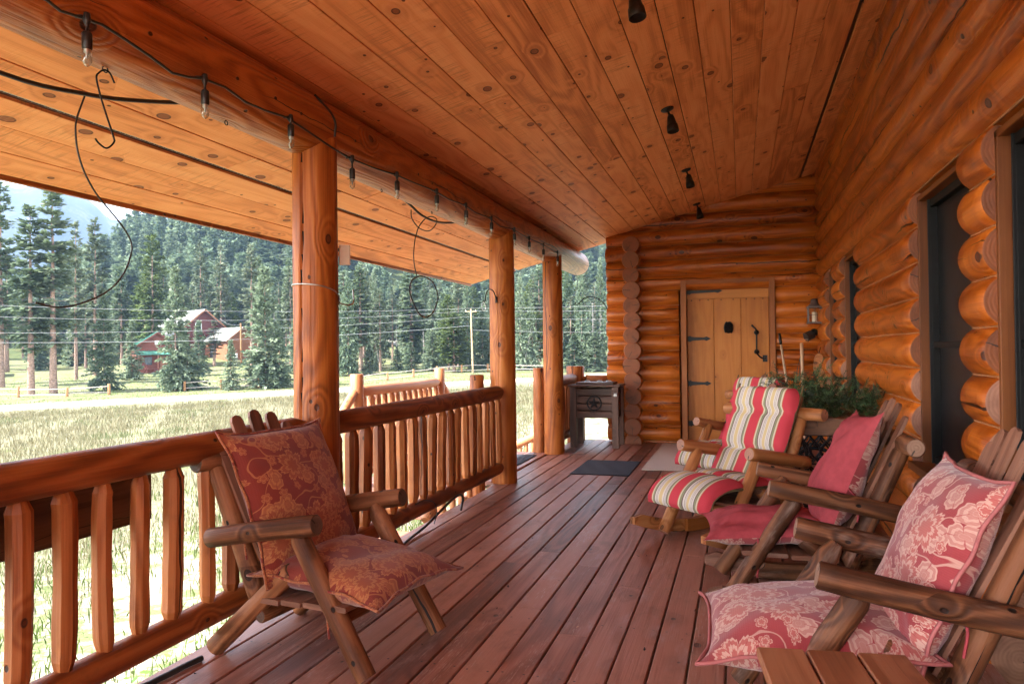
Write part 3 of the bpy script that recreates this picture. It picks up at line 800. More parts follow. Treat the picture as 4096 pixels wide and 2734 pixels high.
def log_chair(name, label, o, ang, mats, rocker=False, tipu=.62, slatmat=None, cross=.42, arm_r=.043, seed=1, tilt=0.0, peel=False):
    wm, em = mats
    t = thing(name, label, 'chair', (o[0], o[1], 0), R(ang), 'log chairs on the porch')
    t.rotation_euler = (0, R(tilt), R(ang))
    sm = slatmat or M['slat']
    q = random.Random(seed); global rng
    rng = random.Random(seed * 13 + 1)
    mm = [wm, em]
    for s in (-1, 1):
        v = s * .30
        m = MB(); roundlog(m, (-.41, v, .508), (.175, v, .617), arm_r, arm_r * .98, 10, 28, .03, .006, bow=.004); m.build('arm_rest', mm, t)
        v = s * .262
        b = .045 if not rocker else .05
        m = MB()
        A = Vector((.385, v * 1.02, b - .01)); B = Vector((.035, v, .575)); d = (B - A).normalized()
        pts = lin(A, B - d * .05, 10) + [B]
        kn = knobbly(.04)
        m.tube(pts, [.041] * 11 + [.024], 24, rf=kn); m.build('front_leg', mm, t)
        if not rocker:
            m = MB(); roundlog(m, (-.43, v * 1.0, .025), (-.005, v * .93, .40), .043, .041, 8, 24, .035, .006); m.build('seat_rail', mm, t)
        else:
            m = MB(); roundlog(m, (-.33, v * .93, .09), (.02, v * .93, .36), .036, .036, 8, 20, .035, .006); m.build('seat_rail', mm, t)
            m = MB(); n = 16; R0 = 1.55
            top = []; bot = []
            for i in range(n + 1):
                u = -.62 + (tipu + .62) * i / n; zb = (u - .02) ** 2 / (2 * R0)
                th = .085 if .06 < i / n < .94 else .045
                bot.append((u, zb)); top.append((u, zb + th))
            m.prism(bot + top[::-1], (0, s * .315 - .02, 0), (1, 0, 0), (0, 0, 1), (0, 1, 0), .042)
            rk = m.build('rocker', [M['rocker'] if wm == M['rocker'] else M['slat']], t)
            m = MB()
            bb = [(u, z) for u, z in bot if u < .22]; tt = [(u, z) for u, z in top if u < .22]
            m.prism([(u, z + .006) for u, z in bb] + [(u, z + .006) for u, z in tt[::-1]], (0, s * .27 - .018, 0), (1, 0, 0), (0, 0, 1), (0, 1, 0), .03); m.build('rocker_plate', [M['chairdark'] if wm != M['rocker'] else M['trim']], rk)
        m = MB(); roundlog(m, (-.185, v * .88, .23), (-.43, v * .95, .80), .043, .038, 8, 20, .035, .006); m.build('back_post', mm, t)
    m = MB(); roundlog(m, (-.445, -cross, .835), (-.445, cross, .835), .044, .044, 8, 28, .03, .006); m.build('cross_rail', mm, t)
    m = MB(); roundlog(m, (.225, -.25, .235), (.225, .25, .235), .034, .034, 6, 18, .04, .006); m.build('stretcher', mm, t)
    m = MB(); roundlog(m, (-.16, -.27, .20), (-.16, .27, .20), .032, .032, 6, 18, .04, .006); m.build('stretcher', mm, t)
    for k in range(5):
        v = (k - 2) * .098; zt = 1.03 - .018 * (k - 2) ** 2
        lo = Vector((-.135, v * .86, .24)); hi = Vector((-.47, v * 1.1, zt)); d = (hi - lo).normalized()
        n_ = Vector((d.z, 0, -d.x)).normalized()
        ex = n_.cross(d).normalized()
        L = (hi - lo).length; w = .0335
        pr = [(-w, 0), (w, 0), (w * 1.02, L - .03), (w * .75, L - .008), (w * .2, L), (-w * .2, L), (-w * .75, L - .008), (-w * 1.02, L - .03)]
        m = MB(); rn = q.random()
        A = [lo + ex * x + d * y for x, y in pr]; B = [p + n_ * .015 for p in A]
        uvp = [(y, x) for x, y in pr]
        m.poly(A[::-1], rn, 0, uvp[::-1]); m.poly(B, rn, 0, uvp)
        for i in range(len(pr)):
            j = (i + 1) % len(pr); m.poly([A[i], A[j], B[j], B[i]], rn, 0)
        m.build('back_slat', [sm], t)
    for k in range(4):
        u = -.09 + .115 * k
        m = MB(); m.beam((u, -.29, .275 + .006 * k), (u, .29, .275 + .006 * k), .10, .022, cham=.004); m.build('seat_slat', [sm], t)
    rng = random.Random(99)
    return t

def pillow(name, label, chair, c, ex, ey, w, h, th, mat, seed=1, pipe=True, group='cushions on the log chairs', ears=.05, sag=0.0, wrinkle=.008, backmat=None):
    """stuffed cushion: c centre, ex across, ey up, in the chair's frame"""
    q = random.Random(seed); n = 34
    C = Vector(c); X = Vector(ex).normalized(); Y = Vector(ey); Y = (Y - X * Y.dot(X)).normalized(); Z = X.cross(Y)
    ph = [q.uniform(0, 6.28) for _ in range(12)]
    cr = [Vector((q.choice((-1, 1)) * q.uniform(.6, 1), q.choice((-1, 1)) * q.uniform(.5, 1), q.uniform(3, 7))) for _ in range(6)]
    M4 = Matrix.LocRotScale(chair.location, chair.rotation_euler, None)
    o_ = M4 @ C
    inv = Matrix.Translation(C)
    t = tag(empty(name, o_), label, 'cushion', group); t.rotation_euler = chair.rotation_euler
    def outline(a, b):
        pin = 1 - .045 * (1 - b * b) * abs(a) ** 3
        pin2 = 1 - .045 * (1 - a * a) * abs(b) ** 3
        ear = 1 + ears * (abs(a) * abs(b)) ** 6
        return a * w / 2 * pin * ear, b * h / 2 * pin2 * ear
    def thick(a, b):
        e = (max(0, 1 - abs(a) ** 2.6) * max(0, 1 - abs(b) ** 2.6)) ** .52
        return th / 2 * e
    def wr(x, y, a, b, sgn):
        e = (1 - a ** 4) * (1 - b ** 4)
        v = 0
        for k in range(5): v += math.sin((x * math.cos(ph[k] * 3) + y * math.sin(ph[k] * 3)) * (14 + 9 * k) + ph[k + 5] + sgn) / (1 + .6 * k)
        v = v * wrinkle * .6 * e
        for p in cr:   # creases running to the corners
            dx, dy = a - math.copysign(1, p.x), b - math.copysign(1, p.y)
            rr = math.hypot(dx, dy); an = math.atan2(dy, dx)
            v += wrinkle * .8 * math.sin(an * p.z * 2 + p.x * 7) * math.exp(-((rr - .35) / .3) ** 2) * e
        return v
    m = MB(); rn = q.random()
    for sgn in (1, -1):
        ids = []
        for j in range(n + 1):
            row = []
            for i in range(n + 1):
                a = -1 + 2 * i / n; b = -1 + 2 * j / n
                x, y = outline(a, b); z = sgn * thick(a, b) + wr(x, y, a, b, sgn)
                z -= sag * (x * x + .6 * y * abs(y) * 0) * 2
                z += .012 * math.sin(a * 3 + ph[0]) * b * b
                row.append((m.vert(X * x + Y * y + Z * z, rn), (x, y)))
            ids.append(row)
        for j in range(n):
            for i in range(n):
                f = [ids[j][i], ids[j][i + 1], ids[j + 1][i + 1], ids[j + 1][i]]
                if sgn < 0: f = f[::-1]
                m.face([k[0] for k in f], [k[1] for k in f], 0 if sgn > 0 or backmat is None else 1, True)
    m.build('cushion_cover', [mat] if backmat is None else [mat, backmat], t)
    if pipe:
        m = MB(); P = []
        ed = [(-1 + 2 * i / 24, -1) for i in range(24)] + [(1, -1 + 2 * i / 24) for i in range(24)] + [(1 - 2 * i / 24, 1) for i in range(24)] + [(-1, 1 - 2 * i / 24) for i in range(25)]
        for k, (a, b) in enumerate(ed):
            x, y = outline(a, b); x *= 1.02; y *= 1.02
            P.append(X * x + Y * y + Z * (.012 * math.sin(a * 3 + ph[0]) * b * b + wrinkle * .6 * math.sin(k * .9 + ph[2])))
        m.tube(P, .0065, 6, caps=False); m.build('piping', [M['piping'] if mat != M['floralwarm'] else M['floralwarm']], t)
    for s in (-1, 1):
        m = MB()
        p0 = X * (s * w * .49) + Y * (-h * .1 if h > .5 else -h * .49)
        m.tube(spline([p0, p0 - Z * .05 + Vector((0, 0, -.05)), p0 - Z * .05 + Vector((.01, 0, -.14))], 4), .005, 5)
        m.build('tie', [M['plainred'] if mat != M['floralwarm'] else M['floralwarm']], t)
    return t

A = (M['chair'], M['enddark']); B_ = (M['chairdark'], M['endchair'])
L = log_chair('log_chair', 'lone log armchair with rust floral cushions standing against the railing', (-1.745, 2.888), -8.5, A, seed=2, cross=.345)
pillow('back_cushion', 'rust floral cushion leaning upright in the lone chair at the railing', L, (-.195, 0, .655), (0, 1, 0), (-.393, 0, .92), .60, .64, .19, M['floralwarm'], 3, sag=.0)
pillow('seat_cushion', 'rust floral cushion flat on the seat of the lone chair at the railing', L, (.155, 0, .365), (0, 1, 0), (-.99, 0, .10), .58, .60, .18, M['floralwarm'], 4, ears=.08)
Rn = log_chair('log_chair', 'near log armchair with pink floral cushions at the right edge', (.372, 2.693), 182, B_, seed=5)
pillow('back_cushion', 'pink floral cushion leaning upright in the nearest chair on the right', Rn, (-.205, 0, .615), (0, 1, 0), (-.393, 0, .92), .58, .61, .19, M['floral'], 8)
pillow('seat_cushion', 'pink floral cushion flat on the seat of the nearest chair on the right', Rn, (.18, 0, .365), (0, 1, 0), (-.99, 0, .09), .60, .64, .20, M['floral'], 9, ears=.08)
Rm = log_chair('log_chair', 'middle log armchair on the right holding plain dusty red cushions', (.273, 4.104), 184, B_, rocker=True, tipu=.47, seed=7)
pillow('back_cushion', 'plain dusty red cushion slouching upright in the middle chair', Rm, (-.215, -.01, .66), (0, 1, .06), (-.393, 0, .92), .56, .62, .20, M['plainred'], 14, wrinkle=.016, ears=.10, backmat=M['floral'], pipe=False)
pillow('seat_cushion', 'plain dusty red cushion rumpled on the seat of the middle chair', Rm, (.17, 0, .37), (0, 1, 0), (-.99, 0, .07), .58, .58, .16, M['plainred'], 15, wrinkle=.018, ears=.10, backmat=M['floral'], pipe=False)
Rk = log_chair('rocking_chair', 'honey log rocking chair with striped cushion turned towards the railing', (-.077, 5.279), 230, (M['rocker'], M['endpink']), rocker=True, seed=11)
Rf = log_chair('rocking_chair', 'farther log rocking chair mostly hidden behind the striped one, near the door', (-.06, 7.02), 234, (M['rocker'], M['endpink']), rocker=True, seed=12)

def lounge(name, label, chair, seed):
    """one long striped cushion: head roll, back, small of the back and seat, tufted between"""
    t = tag(empty(name, chair.location), label, 'cushion', 'cushions on the log chairs'); t.rotation_euler = chair.rotation_euler
    path = spline([(-.465, 0, .985), (-.40, 0, .84), (-.30, 0, .64), (-.20, 0, .44), (-.11, 0, .345), (.02, 0, .335), (.20, 0, .345), (.34, 0, .34), (.435, 0, .30), (.475, 0, .235)], 8)
    S = [0.0]
    for a, b in zip(path[:-1], path[1:]): S.append(S[-1] + (b - a).length)
    Ltot = S[-1]; seams = [0, .19, .47, .76, 1.02, Ltot]; q = random.Random(seed)
    nv = 40; W2 = .275; m = MB(); grid = {1: [], -1: []}
    for i, p in enumerate(path):
        if i == 0: d = path[1] - path[0]
        elif i == len(path) - 1: d = path[-1] - path[-2]
        else: d = path[i + 1] - path[i - 1]
        d.normalize(); nrm = Vector((-d.z, 0, d.x)) * (1 if d.x * 1 - d.z * 1 > 0 else 1)
        nrm = Vector((-d.z, 0, d.x)); 
        if nrm.x < 0 and nrm.z < 0: nrm = -nrm
        if nrm.x < -.2: nrm = -nrm
        s = S[i]; f = 1.0
        for a, b in zip(seams[:-1], seams[1:]):
            if a <= s <= b + 1e-6:
                x = (s - a) / (b - a); f = (max(0.02, 1 - abs(2 * x - 1) ** 4)) ** .5; k = seams.index(a); break
        tuft = 1.0
        hd = 1.45 if k == 0 else (1.0 if k < 3 else 1.05)
        wd = W2 * (.93 + .07 * f) * (1 - .14 * max(0, 1 - s / .10) ** 2)
        for sg in (1, -1):
            row = []
            for j in range(nv + 1):
                b = -1 + 2 * j / nv
                e = max(0, 1 - abs(b) ** 5) ** .5
                h = (.058 * hd * f * e if sg > 0 else .03 * f * e)
                if sg > 0 and k > 0:
                    for tv in (-.33, .33):
                        h -= .02 * math.exp(-((b - tv) / .07) ** 2) * math.exp(-((1 - f) / .45 - 1) ** 2)
                    h += .003 * math.sin(b * 23 + s * 40) * e * (1 - f)
                pos = path[i] + Vector((0, b * wd, 0)) + nrm * (sg * h + .058)
                row.append((m.vert(pos, 0), (b * wd * 1.0, s), b))
            grid[sg].append(row)
    for sg in (1, -1):
        g = grid[sg]
        for i in range(len(g) - 1):
            for j in range(nv):
                f = [g[i][j], g[i][j + 1], g[i + 1][j + 1], g[i + 1][j]]
                if sg < 0: f = f[::-1]
                bm = (g[i][j][2] + g[i][j + 1][2]) / 2
                m.face([k[0] for k in f], [k[1] for k in f], 0 if sg > 0 else 1, True)
    m.build('cushion_cover', [M['stripe'], M['seam']], t)
    m = MB()
    for b in (-1, 1):
        m.tube([Vector(grid[1][i][0 if b < 0 else nv][1][0] * 0 + 0 for _ in range(3)) if False else Vector(m_) for i, m_ in enumerate([path[i] + Vector((0, b * W2 * .985, 0)) + Vector((.035, 0, .045)) for i in range(len(path))])], .006, 6)
    m.build('piping', [M['seam']], t)
    return t
lounge('striped_cushion', 'red, cream, green and yellow striped cushion filling the turned rocking chair', Rk, 1)
lounge('striped_cushion', 'striped cushion showing only its edge beside the other, near the door', Rf, 2)

# small table in the foreground
t = thing('small_table', 'low table of brown boards at the bottom edge before the floral chair', 'table', (.275, 1.93, 0), R(7))
for k in range(3):
    m = MB(); x = -.137 + .137 * k
    m.beam((x, -.36, .415), (x, .36, .415), .131, .03, cham=.005); m.build('table_board', [M['tablew']], t)
for x in (-.15, .15):
    for y in (-.3, .3):
        m = MB(); roundlog(m, (x * .98, y, 0), (x, y, .40), .036, .034, 5, 16, .04); m.build('leg', [M['chairdark'], M['endchair']], t)

# bench table on a treadle base, garland, sticks
t = thing('treadle_table', 'plank table on an ornate cast iron treadle base under the garland', 'table', (.62, 6.4, 0))
T = local(t)
m = MB()
m.beam(T((.42, 5.72, .745)), T((.42, 7.1, .745)), .19, .075, cham=.02); m.beam(T((.62, 5.72, .745)), T((.62, 7.1, .745)), .20, .075, cham=.02); m.beam(T((.82, 5.72, .745)), T((.82, 7.1, .745)), .19, .075, cham=.02)
m.build('table_top', [M['benchw']], t)
for yy in (5.78, 7.05):
    m = MB(); m.beam(T((.36, yy, .69)), T((.90, yy, .69)), .03, .07, cham=.004); m.build('apron', [M['benchw']], t)
for yy in (5.82, 6.62):
    m = MB(); Q = lambda x, z: T((x, yy, z))
    m.beam(Q(.38, .655), Q(.86, .655), .03, .02)
    for s in (-1, 1):
        m.tube(spline([Q(.62 + s * .21, .65), Q(.62 + s * .17, .5), Q(.62 + s * .19, .3), Q(.62 + s * .24, .10), Q(.62 + s * .27, .015)], 6), .013, 8)
        m.tube(spline([Q(.62 + s * .27, .015), Q(.62 + s * .20, .03), Q(.62 + s * .1, .08), Q(.62, .09)], 5), .011, 8)
    for k in range(6):   # interlaced lattice
        x0 = .43 + .076 * k
        for s in (-1, 1):
            pts_ = [Q(x0 + s * .038 * math.sin(z * 26 + (0 if s > 0 else 0)), z) for z in np.linspace(.32, .65, 14)]
            m.tube(pts_, .0075, 6)
    m.tube([Q(.42, .32), Q(.82, .32)], .009, 6); m.tube([Q(.42, .48), Q(.82, .48)], .006, 6)
    for k in range(5): m.lathe(Q(.468 + .076 * k, .485) - Vector((0, .012, 0)), (0, 1, 0), [(0, .001), (.002, .014), (.022, .014), (.024, .001)], 10)
    m.build('iron_side', [M['castiron']], t)
m = MB(); cw = T((.50, 6.0, .36))
ring = [cw + Vector((.0, .17 * math.cos(a), .17 * math.sin(a))) for a in np.linspace(0, 2 * math.pi, 33)]
cw2 = T((.52, 5.92, .37)); ring = [cw2 + Vector((.17 * math.cos(a), .02 * math.sin(a), .17 * math.sin(a))) for a in np.linspace(0, 2 * math.pi, 33)]
m.tube(ring, .014, 8, caps=False)
for k in range(3):
    a = k * math.pi / 3 + .3; m.tube([cw2 + Vector((.17 * math.cos(a), 0, .17 * math.sin(a))), cw2 - Vector((.17 * math.cos(a), 0, .17 * math.sin(a)))], .007, 6)
m.build('wheel', [M['castiron']], t)
m = MB(); m.tube([T((.62, 5.82, .10)), T((.62, 6.62, .10))], .012, 8)
for k in range(8): m.beam(T((.44, 5.98 + .07 * k, .085)), T((.80, 5.98 + .07 * k, .085)), .018, .01)
m.build('treadle', [M['castiron']], t)

M['garland'] = plain('evergreen_needles', (.012, .036, .010), .6, 0, .6, 9)
M['garland2'] = plain('evergreen_needles_light', (.055, .11, .034), .6, 0, .5, 9)
g = MB(); q = random.Random(5)
lumps = []
for i in range(380):
    y = q.uniform(5.75, 7.2); x = .62 + q.gauss(0, .15) - (.05 if y < 6.2 else 0)
    zmax = .80 + .25 * math.exp(-((y - 6.5) / .45) ** 2) * math.exp(-((x - .60) / .26) ** 2) + .05
    z = q.uniform(.79, zmax)
    lumps.append(Vector((x, y, z)))
for i in range(60): lumps.append(Vector((.90 + q.uniform(-.06, .10), 5.85 + q.uniform(-.12, .2), .82 + q.uniform(0, .16))))
for i in range(40): lumps.append(Vector((.33 + q.uniform(-.10, .12), 6.6 + q.uniform(-.2, .3), .92 + q.uniform(-.05, .14))))
for c in lumps:
    d = Vector((q.gauss(0, 1), q.gauss(0, 1), q.gauss(.25, .7))).normalized(); Ls = q.uniform(.09, .17)
    mi = 0 if q.random() < .6 else 1
    n = 22
    for k in range(n):
        p = c + d * (Ls * k / n); a = k * 2.4 + q.uniform(-.4, .4)
        e = d.orthogonal().normalized(); f = d.cross(e)
        o = (e * math.cos(a) + f * math.sin(a)) * .85 + d * .55
        tip = p + o.normalized() * q.uniform(.025, .045); s_ = d.cross(o).normalized() * .0034
        g.face([g.vert(p - s_), g.vert(p + s_), g.vert(tip)], [(0, 0), (0, .01), (.03, 0)], mi, False)
gt = thing('garland', 'heap of dark evergreen garland piled on the treadle table by the windows', 'garland', (.62, 6.4, .78))
g.V = [tuple(Vector(p) - Vector((.62, 6.4, .78))) for p in g.V]
g.build('needles', [M['garland'], M['garland2']], gt)
for i in range(5):
    m = MB(); m.tube(spline([(q.uniform(-.2, .2), -.5 + .25 * i + q.uniform(-.1, .1), q.uniform(.03, .2)) for _ in range(4)], 4), .005, 5); m.build('garland_stem', [M['garland']], gt)
m = MB(); m.tube(spline([(.33, -.55, .1), (.36, -.62, .22), (.37, -.66, .27), (.34, -.72, .31), (.33, -.78, .33)], 4), .003, 5)
m.build('garland_wire', [M['iron']], gt)

M['stickA'] = wood('painted_stick', (.25, .12, .06), (.42, .26, .15), (.6, .5, .42), rough=.5, knots=.2, ring=.5, worn=((.75, .74, .72), .9))
M['stickB'] = wood('peeled_stick', (.30, .15, .07), (.46, .27, .15), (.58, .38, .24), rough=.5, knots=.3, ring=.5)
t = thing('walking_stick', 'painted walking stick with black grip leaning in the corner by the door', 'walking stick', (.66, 9.98, 0), 0, 'walking sticks in the corner')
m = MB(); roundlog(m, (0, 0, .0), (-.165, .14, 1.33), .017, .014, 8, 12, .05); m.build('shaft', [M['stickA']], t)
m = MB(); roundlog(m, (-.165, .14, 1.33), (-.182, .155, 1.475), .018, .016, 4, 12, .06); m.build('grip', [M['iron']], t)
t = thing('walking_stick', 'plain brown walking stick with wrist cord standing in the corner', 'walking stick', (.745, 10.08, 0), 0, 'walking sticks in the corner')
m = MB(); roundlog(m, (.01, -.04, 0), (0, .05, 1.345), .019, .021, 8, 12, .06); m.build('shaft', [M['stickB'], M['endpink']], t)
m = MB(); m.tube(spline([(-.015, .04, 1.18), (-.06, .02, 1.0), (-.075, .0, .86), (-.045, .02, .84), (-.03, .04, 1.0), (-.015, .04, 1.17)], 5), .004, 5); m.build('wrist_cord', [M['cord']], t)

# cooler
t = thing('cooler_box', 'dark rustic wooden cooler on legs with an iron star on its front', 'cooler', (-1.86, 9.83, 0))
hw, hd = .325, .235
for sx in (-1, 1):
    for sy in (-1, 1):
        m = MB(); m.beam((sx * (hw - .045), sy * (hd - .02), 0), (sx * (hw - .045), sy * (hd - .02), .80), .088, .045, (0, 1, 0), .005); m.build('leg', [M['cooler']], t)
m = MB()
for k in range(4):
    zz = .435 + .099 * k; ins = .0 if k % 2 else .002
    m.beam((-hw + .07, -hd + .035 + ins, zz), (hw - .07, -hd + .035 + ins, zz), .022, .092, cham=.005); m.beam((-hw + .07, hd - .035, zz), (hw - .07, hd - .035, zz), .022, .092, cham=.005)
    for s in (-1, 1): m.beam((s * (hw - .05), -hd + .04, zz), (s * (hw - .05), hd - .04, zz), .022, .092, cham=.005)
m.box((0, 0, .42), (.5, .36, .02))
m.build('body', [M['cooler']], t)
m = MB(); m.beam((-hw - .02, 0, .815), (hw + .02, 0, .815), hd * 2 + .05, .025, cham=.004); lid = m.build('lid', [M['cooler']], t)
m = MB(); m.beam((-.25, .0, .843), (.25, .0, .843), .34, .028, cham=.004)
m.build('lid_hatch', [M['cooler']], lid)
m = MB()
for x in (-.12, .05, .17): m.tube(spline([(x - .04, -.05, .86), (x - .02, -.05, .875), (x + .02, -.05, .875), (x + .04, -.05, .86)], 3), .006, 6)
m.build('lid_handle', [M['steel']], lid)
m = MB(); c = Vector((0, -hd + .016, .585))
m.tube([c + Vector((.092 * math.cos(a), 0, .092 * math.sin(a))) for a in np.linspace(0, 2 * math.pi, 41)], .0095, 8, caps=False)
for k in range(5):
    a = math.pi / 2 + k * 2 * math.pi / 5; a1 = a + math.pi / 5; a0 = a - math.pi / 5
    P0 = c + Vector((0, -.014, 0)); P1 = c + Vector((.088 * math.cos(a), -.002, .088 * math.sin(a)))
    Pl = c + Vector((.035 * math.cos(a1), -.002, .035 * math.sin(a1))); Pr = c + Vector((.035 * math.cos(a0), -.002, .035 * math.sin(a0)))
    m.poly([P0, Pl, P1]); m.poly([P0, P1, Pr])
m.build('star_emblem', [M['castiron']], t)
m = MB(); m.box((.285, -hd - .01, .70), (.04, .02, .05), cham=.006); m.tube(spline([(.27, -hd - .02, .71), (.285, -hd - .05, .72), (.30, -hd - .02, .71)], 4), .006, 6); m.build('bottle_opener', [M['steel']], t)
m = MB(); m.lathe((.235, .16, .40), (0, 0, -1), [(0, .014), (.03, .014), (.05, .02), (.06, .008)], 10); m.build('drain_tap', [M['beige']], t)

# mats
def floor_mat(label, x0, x1, y0, y1, mat, cat='mat', th=.008, name='door_mat', rz=0.0):
    t = thing(name, label, cat, ((x0 + x1) / 2, (y0 + y1) / 2, .001), rz)
    m = MB(); n = 16; w, d = x1 - x0, y1 - y0; q = random.Random(3)
    P = [[(-w / 2 + w * i / n, -d / 2 + d * j / n, th + .0025 * math.sin(i * 1.1 + j * .7) * (1 if 0 < i < n else 0)) for i in range(n + 1)] for j in range(n + 1)]
    for j in range(n):
        for i in range(n): m.poly([P[j][i], P[j][i + 1], P[j + 1][i + 1], P[j + 1][i]], 0, 0, None, True)
    for a, b in (((-w / 2, -d / 2), (w / 2, -d / 2)), ((w / 2, -d / 2), (w / 2, d / 2)), ((w / 2, d / 2), (-w / 2, d / 2)), ((-w / 2, d / 2), (-w / 2, -d / 2))):
        m.poly([(*a, 0), (*b, 0), (*b, th), (*a, th)])
    m.build('mat_pile', mat, t)
    m = MB(); m.tube([(-w / 2, -d / 2, th * .6), (w / 2, -d / 2, th * .6), (w / 2, d / 2, th * .6), (-w / 2, d / 2, th * .6), (-w / 2, -d / 2, th * .6)], th * .6, 6); m.build('mat_edge', mat, t)
floor_mat('thin charcoal blue doormat lying in front of the cooler', -1.72, -1.115, 7.53, 8.49, M['mat'])
floor_mat('beige carpet runner lying in front of the plank door', -1.03, .30, 7.95, 10.15, M['carpet'], 'rug', .010, 'carpet_runner')
floor_mat('grey doormat at the top of the side stairs beside the second post', -2.68, -2.42, 7.6, 8.75, M['mat'])

# ------------------------------------------------------------------ lights, hooks, wires
SOC = [(1.951, 2.444, 2.276), (2.527, 2.44, 2.27), (3.137, 2.456, 2.305), (3.735, 2.404, 2.226), (4.31, 2.441, 2.278), (4.962, 2.466, 2.315), (5.562, 2.476, 2.311), (6.195, 2.477, 2.316), (6.89, 2.481, 2.317), (7.42, 2.473, 2.315), (8.0, 2.481, 2.305), (8.67, 2.479, 2.304)]
CORD = [(-1.5, 2.46), (-.8, 2.43), (-.2, 2.455), (.5, 2.42), (1.2, 2.45), (1.815, 2.443), (1.862, 2.43), (1.951, 2.444), (2.027, 2.454), (2.125, 2.443), (2.245, 2.426), (2.36, 2.403), (2.448, 2.418), (2.527, 2.44), (2.671, 2.452), (2.811, 2.431), (2.952, 2.438), (3.125, 2.456), (3.329, 2.438), (3.532, 2.417), (3.726, 2.404), (4.044, 2.418), (4.318, 2.441), (4.574, 2.449), (4.95, 2.466), (5.237, 2.457), (5.57, 2.476), (5.846, 2.459), (6.192, 2.477), (6.497, 2.447), (6.865, 2.481), (7.415, 2.473), (8.022, 2.481), (8.662, 2.479)]
t = thing('string_lights', 'black cord of clear bulbs hung along the inner face of the log beam', 'string lights', (-2.1, 3, 2.45))
T = local(t)
def cx(y, z):  # follow the beam's face
    return -2.28 + math.sqrt(max(.0, .168 ** 2 - (z - 2.555) ** 2)) + .014
m = MB(); m.tube([T((max(cx(y, z), -2.115), y, z)) for y, z in CORD], .0055, 8); m.build('cord', [M['cord']], t)
for y, z, zt in SOC:
    x = -2.10
    m = MB()
    m.lathe(T((x, y, z + .018)), (0, 0, -1), [(0, .004), (.004, .011), (.03, .012), (.04, .009), (.05, .005), (z - zt - .105, .005), (z - zt - .10, .013), (z - zt - .095, .0165), (z - zt - .045, .0165), (z - zt - .04, .014)], 14)
    m.tube([T((x - .03, y - .02, z)), T((x, y, z + .005)), T((x - .03, y + .025, z))], .006, 6)
    s = m.build('light_socket', [M['blackplastic']], t)
    m = MB(); zb = zt + .062
    m.lathe(T((x, y, zb)), (0, 0, -1), [(0, .0125), (.012, .016), (.03, .0165), (.048, .014), (.058, .008), (.062, .0005)], 16)
    m.build('bulb', [M['bulb']], s)
    m = MB(); m.lathe(T((x, y, zb + .002)), (0, 0, -1), [(0, .0115), (.016, .011), (.02, .005), (.034, .003), (.036, .0003)], 10); m.build('bulb_base', [M['steel']], s)

def wire(name, label, cat, pts, r, mat='cord', n=5, extra=None, part='wire', group=None):
    P = [Vector(p) for p in pts]; o = P[0]
    t = thing(name, label, cat, o, 0, group)
    m = MB(); m.tube(spline([p - o for p in P], n), r, 8); m.build(part, [M[mat]], t)
    if extra:
        for nm, mt, f in extra:
            m = MB(); f(m, lambda p: Vector(p) - o); m.build(nm, [M[mt]], t)
    return t
X = lambda x, l: [(x, y, z) for y, z in l]
wire('power_cable', 'thick black cable drooping from the left edge up to the beam', 'cable', [(-2.5, .6, 2.50), (-2.53, 1.3, 2.36), (-2.55, 1.995, 2.328), (-2.55, 2.347, 2.368), (-2.53, 2.595, 2.417), (-2.46, 2.90, 2.50), (-2.40, 3.0, 2.58)], .0095)
wire('power_cable', 'thick grey cable sagging below the beam between the first two posts', 'cable', [(-2.42, 4.95, 2.50), (-2.45, 5.048, 2.482), (-2.45, 5.272, 2.439), (-2.45, 5.451, 2.401), (-2.45, 5.709, 2.392), (-2.45, 5.991, 2.421), (-2.43, 6.38, 2.494)], .0095)
wire('s_hook', 'black S shaped plant hook hanging from an eye under the beam', 'hook', X(-2.28, [(2.242, 2.342), (2.221, 2.372), (2.195, 2.376), (2.17, 2.356), (2.159, 2.333), (2.176, 2.273), (2.205, 2.203), (2.236, 2.133), (2.238, 2.115), (2.219, 2.092), (2.197, 2.081), (2.168, 2.091), (2.152, 2.104)]), .0035, 'iron', part='hook_rod', extra=[('eye_screw', 'iron', lambda m, F: (m.tube([F((-2.28, 2.199, 2.42)), F((-2.28, 2.199, 2.392))], .003, 6), m.tube([F((-2.28, 2.199 + .012 * math.sin(a), 2.380 + .012 * math.cos(a))) for a in np.linspace(0, 6.28, 17)], .0025, 6)))])
wire('bent_wire', 'long bent black wire hanging in a wide curve left of the front post', 'wire', X(-2.6, [(2.405, 2.392), (2.398, 2.37), (2.362, 2.271), (2.358, 2.204), (2.369, 2.135), (2.399, 2.062), (2.454, 1.987), (2.52, 1.931), (2.588, 1.874), (2.636, 1.818), (2.646, 1.776), (2.64, 1.747), (2.613, 1.68), (2.56, 1.612), (2.484, 1.558), (2.388, 1.518), (2.297, 1.495), (2.233, 1.495), (2.171, 1.506)]), .0038)
wire('wire_loop', 'black wire ending in an egg shaped loop, hanging between the posts', 'wire', X(-2.5, [(5.379, 2.43), (5.392, 2.362), (5.528, 2.307), (5.722, 2.312), (5.859, 2.378), (5.896, 2.439), (5.776, 2.443), (5.642, 2.397), (5.528, 2.32), (5.479, 2.258), (5.447, 2.20), (5.424, 2.121), (5.417, 2.059), (5.433, 1.984), (5.477, 1.903)]), .0045, extra=[('loop', 'cord', lambda m, F: m.tube(spline([F((-2.5, y, z)) for y, z in [(5.477, 1.903), (5.552, 1.916), (5.707, 1.908), (5.828, 1.869), (5.904, 1.767), (5.821, 1.647), (5.739, 1.603), (5.659, 1.584), (5.581, 1.585), (5.506, 1.609), (5.452, 1.645), (5.381, 1.71), (5.346, 1.754), (5.333, 1.799), (5.376, 1.863), (5.477, 1.903)]], 4), .006, 8))])
